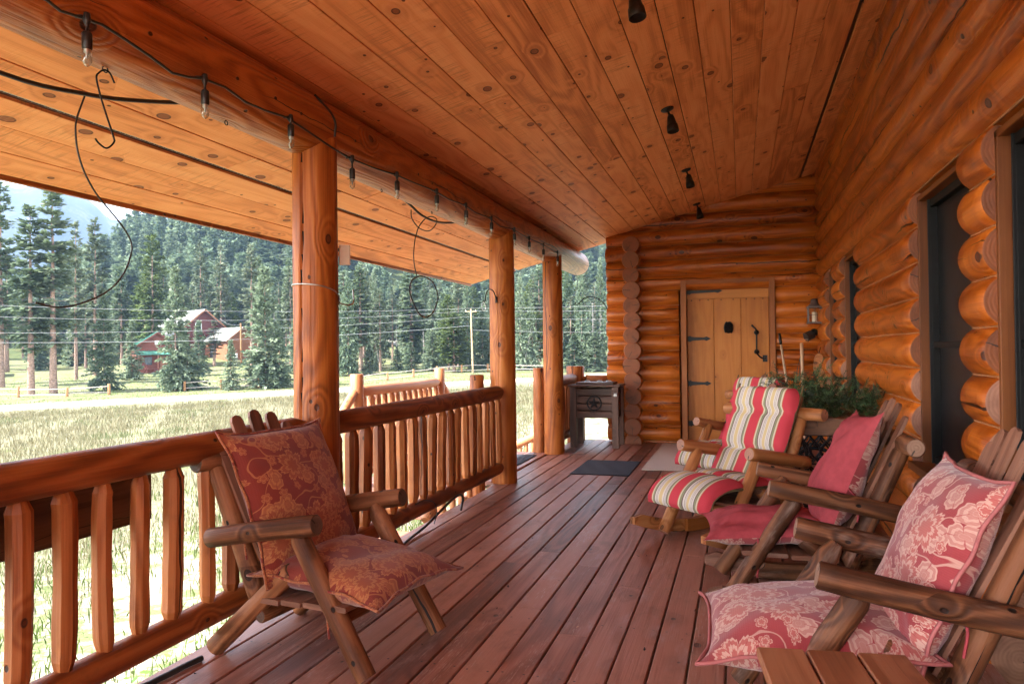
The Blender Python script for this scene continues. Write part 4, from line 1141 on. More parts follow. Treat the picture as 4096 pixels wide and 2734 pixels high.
for y, lb in ((2.885, 'tiny eye hook under the beam left of the front post'), (4.445, 'tiny eye hook under the beam just right of the front post'), (5.285, 'tiny eye hook under the beam midway between the posts')):
    t = thing('eye_hook', lb, 'eye hook', (-2.28, y, 2.40)); m = MB()
    m.tube([(0, 0, .0), (0, 0, -.014)], .0022, 6); m.tube([(0, .010 * math.sin(a), -.024 + .010 * math.cos(a)) for a in np.linspace(.3, 6.1, 15)], .0022, 6); m.build('hook_ring', [M['iron']], t)
pc = Vector((-2.25, 3.585))
wire('bent_wire', 'grey wire wrapped round the front post, its tail sticking up', 'wire', [(pc.x + .128 * math.cos(a), pc.y + .128 * math.sin(a), 1.66 + dz) for a, dz in ((-3.3, .0), (-2.6, .008), (-2.0, .012), (-1.4, .01), (-.8, .0), (-.2, -.02), (.3, -.05), (.6, -.085))] + [(-2.12, 3.74, 1.57), (-2.13, 3.79, 1.60), (-2.14, 3.80, 1.66)], .0042, 'steel')
wire('power_cable', 'short black cable running down from the ceiling to the front post top', 'cable', [(-2.13, 3.40, 2.66), (-2.10, 3.50, 2.60), (-2.095, 3.548, 2.55), (-2.11, 3.565, 2.48)], .006)
t = thing('thermometer', 'beige plastic thermometer tilted on the side of the front post', 'thermometer', (-2.135, 3.70, 1.845), R(-58))
m = MB(); m.beam((.03, 0, -.055), (.022, 0, .055), .062, .024, (1, 0, 0), .006); m.build('case', [M['beige']], t)
m = MB(); m.box((.028, -.035, .028), (.03, .012, .018)); m.build('display', [M['blackplastic']], t)
wire('plant_bracket', 'black iron plant bracket with carabiner on the middle post', 'bracket', [(-2.265, 6.80, 1.775), (-2.268, 6.79, 1.82), (-2.285, 6.77, 1.872), (-2.318, 6.76, 1.892), (-2.348, 6.76, 1.866), (-2.362, 6.76, 1.82), (-2.368, 6.76, 1.779), (-2.38, 6.76, 1.775), (-2.385, 6.76, 1.785)], .0055, 'iron', part='bracket_arm', extra=[('plate', 'iron', lambda m, F: m.beam(F((-2.265, 6.803, 1.76)), F((-2.265, 6.80, 1.82)), .022, .012, (0, 1, 0))), ('carabiner', 'steel', lambda m, F: m.tube(spline([F((-2.38, 6.76, 1.77)), F((-2.40, 6.76, 1.745)), F((-2.395, 6.76, 1.70)), F((-2.37, 6.76, 1.69)), F((-2.36, 6.76, 1.72)), F((-2.38, 6.76, 1.77))], 4), .003, 6))])
wire('plant_bracket', 'curled black iron plant bracket on the end of the log wall', 'bracket', [(x, 10.25, z) for x, z in [(-2.215, 1.968), (-2.234, 1.951), (-2.225, 1.928), (-2.192, 1.94), (-2.136, 1.993), (-2.072, 2.031), (-1.989, 2.033), (-1.899, 2.003), (-1.827, 1.938), (-1.775, 1.85)]], .0065, 'iron', part='bracket_arm')
wire('bent_wire', 'thin black wire curling down from the far end of the beam', 'wire', [(-2.28, 9.93, 2.41), (-2.25, 10.2, 2.40), (-2.25, 10.381, 2.384), (-2.25, 10.493, 2.267), (-2.25, 10.365, 2.13), (-2.25, 10.07, 1.986), (-2.26, 9.631, 1.795), (-2.26, 9.2, 1.60)], .004)
wire('garden_hose', 'black hose lying along the deck edge in front of the lone chair', 'hose', [(-2.20, 2.60, .014), (-2.214, 2.506, .014), (-2.224, 2.398, .014), (-2.242, 2.306, .014), (-2.29, 2.15, .04), (-2.35, 2.0, .0), (-2.5, 1.85, -.2)], .013)
wire('shepherd_hook', 'bent dark rod lying from the deck over the bottom rail behind the chair', 'hook', [(-2.15, 4.35, .012), (-2.19, 4.6, .012), (-2.21, 4.95, .03), (-2.18, 5.1, .085), (-2.18, 5.29, .12), (-2.18, 5.48, .142), (-2.18, 5.59, .132), (-2.18, 5.62, .09), (-2.17, 5.55, .02)], .010, 'blackplastic', part='hook_rod')
wire('bent_wire', 'thin black wire looping over the bottom rail beside the bent rod', 'wire', [(-2.2, 4.75, .225), (-2.18, 4.85, .235), (-2.165, 5.0, .19), (-2.17, 5.06, .10), (-2.19, 5.05, .02)], .004)

# spotlights on the ceiling
for k, (y, lb) in enumerate(((3.78, 'dark ceiling spotlight cut by the top edge, nearest of its row'), (5.85, 'second dark ceiling spotlight from the top of the row'), (7.92, 'third dark ceiling spotlight, above the far end of the deck'), (9.85, 'last dark ceiling spotlight, just in front of the end wall'))):
    x = -.522; t = thing('spotlight', lb, 'spotlight', (x, y, cz(x)), 0, 'spotlights in a row on the ceiling'); t.scale = (.82, .82, .82)
    n_ = Vector((math.sin(ca), 0, -math.cos(ca)))
    m = MB(); m.lathe((0, 0, 0), n_, [(0, .062), (.008, .062), (.018, .052), (.026, .02), (.03, .012)], 24); m.build('canopy', [M['spot']], t)
    m = MB(); m.tube(spline([n_ * .02, n_ * .055 + Vector((.005, 0, 0)), n_ * .085 + Vector((.012, -.01, 0))], 4), .011, 10); m.lathe(n_ * .075 + Vector((.008, -.02, 0)), (0, 1, 0), [(0, .001), (.001, .016), (.03, .016), (.031, .001)], 12); m.build('swivel', [M['spot']], t)
    b = n_ * .08 + Vector((.012, -.008, 0)); ax = Vector((.16, -.10, -.97)).normalized()
    m = MB(); m.lathe(b - ax * .012, ax, [(0, .004), (.004, .026), (.03, .034), (.10, .047), (.104, .052), (.165, .056), (.168, .053), (.12, .046), (.118, .001)], 28); m.build('lamp_head', [M['spot']], t)

# things in the corner
t = thing('wall_lantern', 'grey metal lantern with a candle on the wall beside the door', 'lantern', (.905, 10.13, 1.70))
m = MB(); s = .075
for sx in (-1, 1):
    for sy in (-1, 1): m.beam((sx * s, sy * s, -.10), (sx * s, sy * s, .10), .014, .014, (0, 1, 0))
for z in (-.10, .10): m.box((0, 0, z), (.18, .18, .022), cham=.004)
for sy in (-1, 1):
    m.beam((-s, sy * s, 0), (s, sy * s, 0), .006, .006); m.beam((0, sy * s, -.1), (0, sy * s, .1), .006, .006, (0, 1, 0))
m.lathe((0, 0, .11), (0, 0, 1), [(0, .085), (.03, .055), (.05, .045), (.09, .045), (.095, .03), (.10, .001)], 18); m.tube(spline([(0, 0, .2), (.06, .0, .19), (.09, .05, .15), (.09, .16, .15)], 5), .008, 8)
M['lanternm'] = plain('pewter_metal', (.13, .10, .095), .5, .5, .15, 30); m.build('lantern_body', [M['lanternm']], t)
m = MB(); m.lathe((0, 0, -.088), (0, 0, 1), [(0, .032), (.12, .032), (.125, .028), (.126, .001)], 16); M['candle'] = plain('ivory_wax', (.62, .52, .38), .5, 0, .05); m.build('candle', [M['candle']], t)
t = thing('flood_lamp', 'small black flood lamp aimed down below the lantern', 'lamp', (.905, 10.16, 1.45))
m = MB(); m.beam((-.03, -.02, .005), (-.11, -.06, -.03), .11, .085, (0, -.3, 1), .012); m.build('lamp_case', [M['blackplastic']], t)
m = MB(); m.beam((-.095, -.048, -.055), (-.075, -.085, -.062), .06, .004, (0, -.3, 1)); m.build('lamp_glass', [M['beige']], t)
m = MB(); m.lathe((.0, .03, .03), (-.3, -.6, -.2), [(0, .05), (.02, .05), (.05, .03), (.07, .001)], 14); m.tube([(0, .03, .03), (0, .0, .0), (-.04, -.02, 0)], .018, 8); m.build('mount', [M['blackplastic']], t)
t = thing('pulley_block', 'old wooden pulley block hung on the log wall under the flood lamp', 'pulley', (.915, 9.80, 1.06))
for s in (-1, 1):
    m = MB(); pr = [(.062 * math.cos(a), .15 * math.sin(a)) for a in np.linspace(0, 2 * math.pi, 25)[:-1]]
    m.prism(pr, (0, s * .03 - .012, 0), (1, 0, .05), (0, 0, 1), (0, 1, 0), .024); m.build('cheek', [M['rocker']], t)
m = MB(); m.lathe((0, -.02, -.02), (0, 1, 0), [(0, .001), (0.001, .05), (.015, .042), (.035, .05), (.036, .001)], 20); m.build('sheave', [M['iron']], t)
m = MB(); m.tube([(0, 0, .14), (.02, 0, .22), (.05, .02, .26)], .005, 6); m.tube(spline([(-.05, 0, -.03), (-.065, 0, -.2), (-.055, 0, -.35), (-.07, .0, -.42)], 4), .004, 6); m.build('rope', [M['cord']], t)

# bits blown onto the deck
m = MB(); q = random.Random(31)
for i in range(170):
    x = q.uniform(-2.25, .85); y = q.uniform(1.9, 9.8); L = q.uniform(.006, .022); a = q.uniform(0, 3.14); w = q.uniform(.0015, .006)
    d = Vector((math.cos(a), math.sin(a), 0)); e = Vector((-d.y, d.x, 0)); p = Vector((x, y, .004))
    m.poly([p - d * L, p - e * w, p + d * L + Vector((0, 0, .004)), p + e * w], q.random(), q.choice((0, 0, 1)))
tag(m.build('deck_litter', [M['inside'], M['stickB']]), 'tiny dry leaf bits and needles scattered on the deck', 'litter', kind='stuff')
# ------------------------------------------------------------------ land
def sm(x, a, b):
    t = min(1, max(0, (x - a) / (b - a))); return t * t * (3 - 2 * t)
def ground_z(X, Y, rough=True):
    s = -.68 * X + .73 * Y - 84.9      # distance beyond the far edge of the road
    t = .73 * X + .68 * Y              # along the road
    z = -1 + .031 * X - .0058 * Y
    if s > 6:
        z += (.031 * .68 + .0058 * .73) * (s - 6)
        e = s - 6
        z += .035 * min(e, 90) + .06 * max(0, e - 90)
        h = max(0.0, s - 105)
        raw = .56 * (h - 50 * (1 - math.exp(-h / 50)))
        cap = 170 * sm(t / (s + 85), -.13, .22) + 5
        z += cap * (1 - math.exp(-raw / cap))
        z += 2.6 * math.exp(-((X + 98) ** 2 + (Y - 127) ** 2) / 18 ** 2)
        if h > 0: z += sm(h, 0, 60) * (3.5 * math.sin(X * .043 + 1) * math.sin(Y * .051) + 2.0 * math.sin(X * .11 + Y * .07))
    if rough:
        z += (.10 * math.sin(X * .21 + 1) * math.sin(Y * .17) + .05 * math.sin(X * .6) * math.cos(Y * .53)) * sm(math.hypot(X + 2, Y - 4), 10, 30) * (1 if s < -24 or s > 8 else 0.0)
    return z

def land_mat(name, kind):
    m, nt, b, out = newmat(name); N = NT(nt)
    g = N.n('ShaderNodeNewGeometry'); P = g.outputs['Position']
    n1 = N.noise(P, .35, 5, .65); n2 = N.noise(P, 3.0, 4, .7); n3 = N.noise(P, .05, 4, .6)
    if kind == 'meadow':
        c = N.ramp(n2, [(.25, (.115, .107, .06)), (.5, (.155, .147, .093)), (.75, (.205, .193, .13))])
        c = N.mix(N.step(n1, .52, .72), c, (.085, .115, .035))
        sp = N.n('ShaderNodeSeparateXYZ'); N.lk(P, sp.inputs[0])
        s = N.math('ADD', N.math('MULTIPLY', sp.outputs[0], -.68), N.math('MULTIPLY_ADD', sp.outputs[1], .73, -84.9))
        far = N.math('MULTIPLY', N.step(s, -1.0, 10.0), .75)
        c = N.mix(N.math('MULTIPLY', far, N.step(n1, .3, .6)), c, (.10, .125, .045))
        near = N.step(N.math('ADD', sp.outputs[0], N.math('MULTIPLY', n1, 3.0)), -9.0, -4.0)
        c = N.mix(N.math('MULTIPLY', near, .85), c, N.mix(N.step(n2, .42, .60), (.31, .285, .235), (.11, .145, .055)))
    else:
        c = N.ramp(n1, [(.3, (.035, .05, .02)), (.55, (.07, .085, .035)), (.75, (.13, .12, .06))])
        rock = N.step(N.noise(P, .018, 5, .6), .56, .62)
        c = N.mix(rock, c, N.mix(n2, (.36, .34, .31), (.52, .50, .46)))
    N.lk(c, b.inputs['Base Color']); b.inputs['Roughness'].default_value = .95; b.inputs['Specular IOR Level'].default_value = .1
    N.lk(N.bump(n2, .6, .15), b.inputs['Normal'])
    return m
def axis(vals):
    out = []
    for a, b, st in vals:
        out += list(np.arange(a, b, st))
    return out + [vals[-1][1]]
gx = axis([(-900, -260, 26), (-260, -140, 10), (-140, -20, 4), (-20, 40, 3), (40, 420, 40)])
gy = axis([(-300, -20, 35), (-20, 140, 4), (140, 260, 10), (260, 960, 26)])
Zg = [[ground_z(x, y) for x in gx] for y in gy]
V = [(x, y, Zg[j][i]) for j, y in enumerate(gy) for i, x in enumerate(gx)]
nx = len(gx); FA, FB = [], []
for j in range(len(gy) - 1):
    for i in range(nx - 1):
        xm, ym = (gx[i] + gx[i + 1]) / 2, (gy[j] + gy[j + 1]) / 2
        f = (j * nx + i, j * nx + i + 1, (j + 1) * nx + i + 1, (j + 1) * nx + i)
        (FB if -.68 * xm + .73 * ym - 84.9 > 112 else FA).append(f)
def rawmesh(name, V, F, mats, smooth=True, parent=None, mi=None):
    me = bpy.data.meshes.new(name); me.from_pydata(V, [], F)
    for m_ in (mats if isinstance(mats, list) else [mats]): me.materials.append(m_)
    me.polygons.foreach_set('use_smooth', np.full(len(me.polygons), smooth))
    if mi is not None: me.polygons.foreach_set('material_index', np.array(mi, dtype=np.int32))
    me.update(); o = bpy.data.objects.new(name, me); col.objects.link(o)
    if parent: o.parent = parent
    return o
def compact(V, F):
    used = sorted({i for f in F for i in f}); mp = {k: i for i, k in enumerate(used)}
    return [V[k] for k in used], [tuple(mp[i] for i in f) for f in F]
M['meadow'] = land_mat('dry_meadow', 'meadow'); M['hill'] = land_mat('forest_floor', 'hill')
tag(rawmesh('ground', *compact(V, FA), M['meadow']), kind='structure')
tag(rawmesh('hill', *compact(V, FB), M['hill']), kind='structure')
# road
M['road'] = plain('pale_gravel', (.47, .42, .35), .95, 0, .12, 1.5, .3, .1)
RV, RF = [], []
n = 90
for k in range(n + 1):
    tt = -160 + 330 * k / n
    wob = 1.2 * math.sin(tt * .05)
    for w in (-1.0 + wob * .3, -6, -11, -16.2 + wob):
        s = w; X_ = (tt * .68 - 0) ; 
        # invert s,t -> X,Y  (s = -.68X + .73Y - 84.9 ; t = .73X + .68Y)
        a, b_ = s + 84.9, tt
        det = -.68 * .68 - .73 * .73
        X_ = (a * .68 - .73 * b_) / det; Y_ = (-.68 * b_ - .73 * a) / det
        RV.append((X_, Y_, ground_z(X_, Y_, False) + .03))
for k in range(n):
    for i in range(3): RF.append((k * 4 + i, k * 4 + i + 1, k * 4 + 5 + i, k * 4 + 4 + i))
tag(rawmesh('dirt_road', RV, RF, M['road']), kind='structure')

# far mountain
m, nt, b, out = newmat('far_mountain'); N = NT(nt)
g_ = N.n('ShaderNodeNewGeometry'); n1 = N.noise(g_.outputs['Position'], .012, 6, .65); n2 = N.noise(g_.outputs['Position'], .05, 4, .7)
c = N.ramp(N.math('MULTIPLY_ADD', n2, .4, N.math('MULTIPLY', n1, .6)), [(.38, (.010, .016, .016)), (.52, (.020, .025, .022)), (.62, (.07, .07, .07))])
N.lk(c, b.inputs['Base Color']); b.inputs['Roughness'].default_value = 1; M['mtn'] = m
V, F = [], []; na, nr = 90, 26
prof = lambda a: 1.0 + .05 * math.sin(a * 31) + .03 * math.sin(a * 67 + 1) + .02 * math.sin(a * 140)
for j in range(nr + 1):
    for i in range(na + 1):
        a = R(36 + 38 * i / na); d = 1500 + 1000 * j / nr
        px = (math.degrees(a) - 17.24)
        e = .168 + .030 * sm(math.degrees(a), 41, 52) - .02 * sm(math.degrees(a), 60, 74)
        top = e * 2450 * prof(a)
        f = sm(j / nr, 0, .95); z = -20 + top * (f ** .9) * (1 + .10 * math.sin(a * 60 + j * .4) * (1 - f))
        if j == nr: z -= 60
        V.append((-math.sin(a) * d, math.cos(a) * d, z))
for j in range(nr):
    for i in range(na): F.append((j * (na + 1) + i, j * (na + 1) + i + 1, (j + 1) * (na + 1) + i + 1, (j + 1) * (na + 1) + i))
tag(rawmesh('mountain', V, F, M['mtn']), kind='structure')

# ------------------------------------------------------------------ conifers
def foliage(name, a, b_, c_, patch=None):
    m, nt, b, out = newmat(name); N = NT(nt)
    oi = N.n('ShaderNodeObjectInfo'); at = N.n('ShaderNodeAttribute', attribute_name='rnd')
    f = N.math('ADD', N.math('MULTIPLY', at.outputs['Fac'], .75), N.math('MULTIPLY', oi.outputs['Random'], .35))
    c = N.ramp(f, [(.1, a), (.5, b_), (.95, c_)])
    if patch:
        gp = N.n('ShaderNodeNewGeometry'); pn = N.noise(gp.outputs['Position'], .22, 5, .7); pn2 = N.noise(gp.outputs['Position'], .9, 4, .7)
        c = N.mix(N.step(pn, .50, .66), c, patch[0]); c = N.mix(N.math('MULTIPLY', N.step(pn2, .52, .70), .8), c, patch[1])
    N.lk(c, b.inputs['Base Color']); b.inputs['Roughness'].default_value = .7; b.inputs['Specular IOR Level'].default_value = .25
    tr = N.n('ShaderNodeBsdfTranslucent'); N.lk(c, tr.inputs[0])
    mx = N.n('ShaderNodeMixShader'); mx.inputs[0].default_value = .30; N.lk(b.outputs[0], mx.inputs[1]); N.lk(tr.outputs[0], mx.inputs[2]); N.lk(mx.outputs[0], out.inputs['Surface'])
    return m
M['f_spruce'] = foliage('blue_green_needles', (.044, .076, .044), (.122, .172, .106), (.215, .265, .175))
M['f_tall'] = foliage('green_needles', (.038, .062, .032), (.105, .150, .082), (.19, .235, .145))
M['f_pine'] = foliage('yellow_green_needles', (.038, .060, .018), (.098, .140, .048), (.175, .215, .085))
M['f_sparse'] = foliage('grey_green_needles', (.040, .060, .034), (.105, .135, .082), (.18, .21, .14))
M['bark'] = plain('conifer_bark', (.23, .16, .125), .9, 0, .35, 6, .5, .1)
M['dead'] = plain('dead_wood', (.40, .37, .35), .9, 0, .2, 5, .3, .1)

def crown_arrays(h, r, kind, seed, dens=1.0, card=None):
    q = np.random.RandomState(seed)
    base = {'spruce': .06, 'tall': .24, 'sparse': .28, 'pine': .16, 'snag': .3}[kind]
    nb = int({'spruce': 50, 'tall': 20, 'sparse': 17, 'pine': 19}[kind] * h ** .82 * dens)
    P0, DIR, LEN, WID, RN = [], [], [], [], []
    gaps = q.uniform(0, 1, 40)
    for i in range(nb):
        zr = q.uniform(0, 1) ** 1.08
        if kind in ('sparse', 'tall') and gaps[int(zr * 39)] < (.24 if kind == 'sparse' else .14): continue
        z = h * (base + (1 - base) * zr)
        if kind == 'spruce': pr = (1 - zr) ** .78 * .95 + .05
        elif kind == 'tall': pr = (min(1, .55 + zr * 1.3)) * (1 - zr ** 2.2) ** .8 + .05
        elif kind == 'sparse': pr = (min(1, .5 + zr * 1.4)) * (1 - zr ** 2.5) ** .8 + .06
        else: pr = (min(1, .6 + zr * 1.6)) * (1 - zr ** 2.4) ** .75 + .06
        L = r * pr * q.uniform(.45, 1.15)
        az = q.uniform(0, 6.283)
        el = (-.25 + .85 * zr) + q.uniform(-.2, .2)
        d = np.array([math.cos(az), math.sin(az), math.tan(el)]); d /= np.linalg.norm(d)
        cl = card or (.36 if kind == 'spruce' else .48)
        nc = max(5, int(L / cl * {'spruce': 6, 'tall': 8.5, 'sparse': 7.5, 'pine': 9}[kind]))
        shade = q.uniform(0, 1)
        for k in range(nc):
            s = (q.uniform(.12, 1.0)) * L
            p = np.array([0, 0, z]) + d * s + np.array([0, 0, -.05 * s * s]) + q.normal(0, .09 * cl * 2, 3)
            a2 = az + q.uniform(-.9, .9)
            dd = np.array([math.cos(a2), math.sin(a2), math.tan(el) + q.uniform(-.55, .35)]); dd /= np.linalg.norm(dd)
            P0.append(p); DIR.append(dd); LEN.append(cl * q.uniform(.7, 1.5)); WID.append(cl * q.uniform(.22, .45)); RN.append(min(1, max(0, shade * .6 + q.uniform(0, .4))))
    # leader
    for k in range(5):
        P0.append(np.array([0, 0, h * .95])); a2 = q.uniform(0, 6.28); DIR.append(np.array([.12 * math.cos(a2), .12 * math.sin(a2), 1.0])); LEN.append(h * .06); WID.append(.07); RN.append(.5)
    P0 = np.array(P0); DIR = np.array(DIR); LEN = np.array(LEN)[:, None]; WID = np.array(WID)[:, None]; RN = np.array(RN)
    rnd_ = q.normal(0, 1, P0.shape); rnd_[:, 2] *= .35
    side = np.cross(DIR, np.array([0, 0, 1.0]) + rnd_ * .5); side /= np.linalg.norm(side, axis=1)[:, None] + 1e-9
    mid = P0 + DIR * LEN * .45 
    Vv = np.stack([P0, mid - side * WID, P0 + DIR * LEN - np.array([0, 0, .06]) * LEN, mid + side * WID], 1)
    return Vv, RN

def quads_mesh(name, Vv, RN, mat):
    n = len(Vv); me = bpy.data.meshes.new(name)
    me.vertices.add(4 * n); me.vertices.foreach_set('co', Vv.reshape(-1).astype(np.float32))
    me.loops.add(4 * n); me.loops.foreach_set('vertex_index', np.arange(4 * n, dtype=np.int32))
    me.polygons.add(n); me.polygons.foreach_set('loop_start', np.arange(0, 4 * n, 4, dtype=np.int32)); 
    at = me.attributes.new('rnd', 'FLOAT', 'POINT'); at.data.foreach_set('value', np.repeat(RN, 4).astype(np.float32))
    me.materials.append(mat); me.update(calc_edges=True); me.validate()
    return me

PROTO = {}
def proto(kind, k):
    key = (kind, k)
    if key in PROTO: return PROTO[key]
    h, r = {'spruce': (10, 2.4), 'tall': (24, 1.95), 'sparse': (22, 1.7), 'pine': (20, 2.8), 'snag': (9, .8)}[kind]
    sd = 100 + 17 * k + hash(kind) % 1 + len(kind) * 7
    q = random.Random(sd)
    tm = MB()
    r0 = h * .0135 if kind != 'spruce' else h * .012
    pts = [(q.uniform(-.02, .02) * h * .12 * i / 10, q.uniform(-.02, .02) * h * .12 * i / 10, h * i / 10 * .985 - (.4 if i == 0 else 0)) for i in range(11)]
    tm.tube(pts, [r0 * (1.15 if i == 0 else 1) * (1 - .93 * i / 10) for i in range(11)], 8, caps=False, rf=knobbly(.06, sd))
    if kind in ('tall', 'sparse', 'snag'):
        nb = 26 if kind != 'snag' else 46
        for i in range(nb):
            z = h * (q.uniform(.12, .6) if kind != 'snag' else q.uniform(.2, .97)); a = q.uniform(0, 6.28)
            L = r * q.uniform(.3, .9) * ((1.25 - z / h) if kind == 'snag' else .8)
            p = Vector((0, 0, z)); d = Vector((math.cos(a), math.sin(a), q.uniform(-.4, .15)))
            tm.tube([p, p + d * L * .6, p + d * L + Vector((0, 0, q.uniform(-.2, .1) * L))], [.028, .018, .006], 4, caps=False)
    dead = kind == 'snag'
    to = tm.build('trunk', [M['dead'] if dead else M['bark']]); tmesh = to.data; bpy.data.objects.remove(to)
    cm = None
    if not dead:
        Vv, RN = crown_arrays(h, r, kind, sd); cm = quads_mesh('crown', Vv, RN, M['f_' + kind])
    PROTO[key] = (h, r, tmesh, cm)
    return PROTO[key]
def tree(label, X_, Y_, h, r, kind, k=0, rz=0.0, group=None, name=None):
    h0, r0, tm, cm = proto(kind, k)
    nm = name or {'spruce': 'spruce_tree', 'tall': 'tall_conifer', 'sparse': 'thin_conifer', 'pine': 'pine_tree', 'snag': 'dead_tree'}[kind]
    t = thing(nm, label, 'tree', (X_, Y_, ground_z(X_, Y_)), rz, group)
    t.scale = (r / r0, r / r0, h / h0)
    o = bpy.data.objects.new('trunk', tm); col.objects.link(o); o.parent = t
    if cm:
        o = bpy.data.objects.new('crown', cm); col.objects.link(o); o.parent = t
    return t
TREES = [
 ('tallest conifer at left with a thick bare trunk, right beside the fence', -76.7, 66.3, 24.4, 2.6, 'tall'),
 ('second tall conifer left of the tallest, its trunk standing at the fence', -78.3, 64.8, 21.7, 2.5, 'tall'),
 ('thin high conifer with orange trunk right of the tallest tree', -93.5, 84.6, 23.1, 1.6, 'sparse'),
 ('tall thin conifer against the blue mountain, right of the orange trunk', -97.9, 92.2, 24.6, 2.3, 'sparse'),
 ('tall dark conifer cut by the left edge of the picture', -93.0, 72.7, 27.1, 2.6, 'tall'),
 ('broad blue green spruce inside the fence left of the red cabin', -73.9, 70.8, 11.3, 2.2, 'spruce'),
 ('small round based spruce on the lawn before the red cabin steps', -84.1, 85.5, 8.4, 1.8, 'spruce'),
 ('large bushy spruce hiding the right half of the red cabin', -64.9, 72.6, 14.8, 2.5, 'spruce'),
 ('low wide spruce leaning on the large bushy one before the maroon house', -64.1, 74.4, 8.1, 2.0, 'spruce'),
 ('tall yellow green pine rising behind the red cabin', -97.2, 103.4, 22.8, 3.0, 'pine'),
 ('shorter yellow green pine just left of the tall pine behind the cabin', -104.3, 109.0, 16.4, 2.9, 'pine'),
 ('big pale spruce with bare lower trunk close to the front post', -55.8, 77.5, 14.7, 3.1, 'spruce'),
 ('tall narrow conifer behind the big pale spruce near the front post', -78.9, 105.9, 20.9, 1.7, 'sparse'),
 ('thin conifer rising right behind the maroon gable', -100.0, 124.5, 21.1, 1.8, 'sparse'),
 ('thin conifer rising behind the apex of the maroon gable', -104.6, 124.1, 22.6, 1.8, 'sparse'),
 ('small airy spruce by the split rail fence before the cedar garage', -58.2, 74.1, 5.9, 1.35, 'spruce'),
 ('thin young conifer in front of the garage roof', -88.4, 108.2, 7.9, 1.5, 'sparse'),
 ('middling spruce in front of the maroon wall', -79.7, 94.1, 8.3, 1.8, 'spruce'),
 ('low spruce at the fence right of the big pale spruce', -53.9, 77.6, 6.9, 1.8, 'spruce'),
 ('squat spruce at the foot of the big pale spruce', -57.7, 78.5, 4.7, 2.0, 'spruce'),
 ('tall pale conifer just right of the front post', -59.1, 107.3, 16.9, 2.3, 'tall'),
 ('narrow spruce second from the front post between the posts', -59.3, 112.5, 16.6, 1.6, 'spruce'),
 ('largest conifer between the posts, seen through the egg shaped loop', -54.2, 116.2, 17.1, 2.9, 'tall'),
 ('yellowish conifer left of the pale utility pole', -45.3, 111.1, 12.0, 2.0, 'pine'),
 ('little spruce above the landing rail, leftmost of three', -53.1, 108.2, 3.9, 1.3, 'spruce'),
 ('little spruce above the landing rail, middle one of three', -49.2, 105.2, 4.6, 1.4, 'spruce'),
 ('little bright spruce above the landing rail, right one of three', -46.8, 108.0, 6.3, 1.95, 'spruce'),
 ('low dark spruce above the left landing post', -54.2, 101.0, 4.5, 1.6, 'spruce'),
 ('dense spruce right behind the pale utility pole', -43.0, 113.9, 14.7, 1.9, 'spruce'),
 ('grey leaning snag nearest the front post', -57.3, 110.5, 8.2, .6, 'snag'),
 ('straight grey snag above the little spruces', -54.9, 111.8, 8.4, .5, 'snag'),
 ('grey snag under the egg shaped wire loop', -50.8, 113.6, 6.7, .5, 'snag'),
 ('dark spruce half hidden by the right side of the front post', -56.0, 97.9, 14.4, 2.0, 'spruce'),
 ('dark spruce just right of the middle post', -33.3, 111.7, 14.3, 1.8, 'spruce'),
 ('shorter dark spruce close to the third post, on its left', -31.5, 112.3, 10.2, 1.5, 'spruce'),
 ('bright low spruce above the fat corner post', -24.2, 109.8, 5.6, 2.3, 'spruce'),
 ('bright low spruce touching the log wall end above the cooler', -21.0, 109.8, 5.8, 2.6, 'spruce'),
 ('tall spruce seen right of the third post', -23.9, 114.1, 15.9, 1.8, 'spruce'),
 ('tall spruce against the end of the log wall', -21.2, 116.0, 17.0, 1.8, 'spruce'),
 ('white dead tree with many bare twigs beside the log wall end', -22.2, 114.6, 10.6, 1.0, 'snag'),
 ('second white dead tree, touching the log wall end', -21.2, 115.4, 9.7, .9, 'snag'),
 ('dense spruce hidden mostly behind the middle post', -36.7, 112.2, 13.8, 1.8, 'spruce'),
 ('leaning grey snag between the middle and third posts', -32.9, 111.8, 7.1, .5, 'snag')]
q = random.Random(77)
for i, (lb, x, y, h, r, kd) in enumerate(TREES):
    t = tree(lb, x, y, h, r, kd, i % (4 if kd == 'spruce' else 3), q.uniform(0, 6.28))
    if 'leaning' in lb: t.rotation_euler = (R(8), R(9), q.uniform(0, 6))
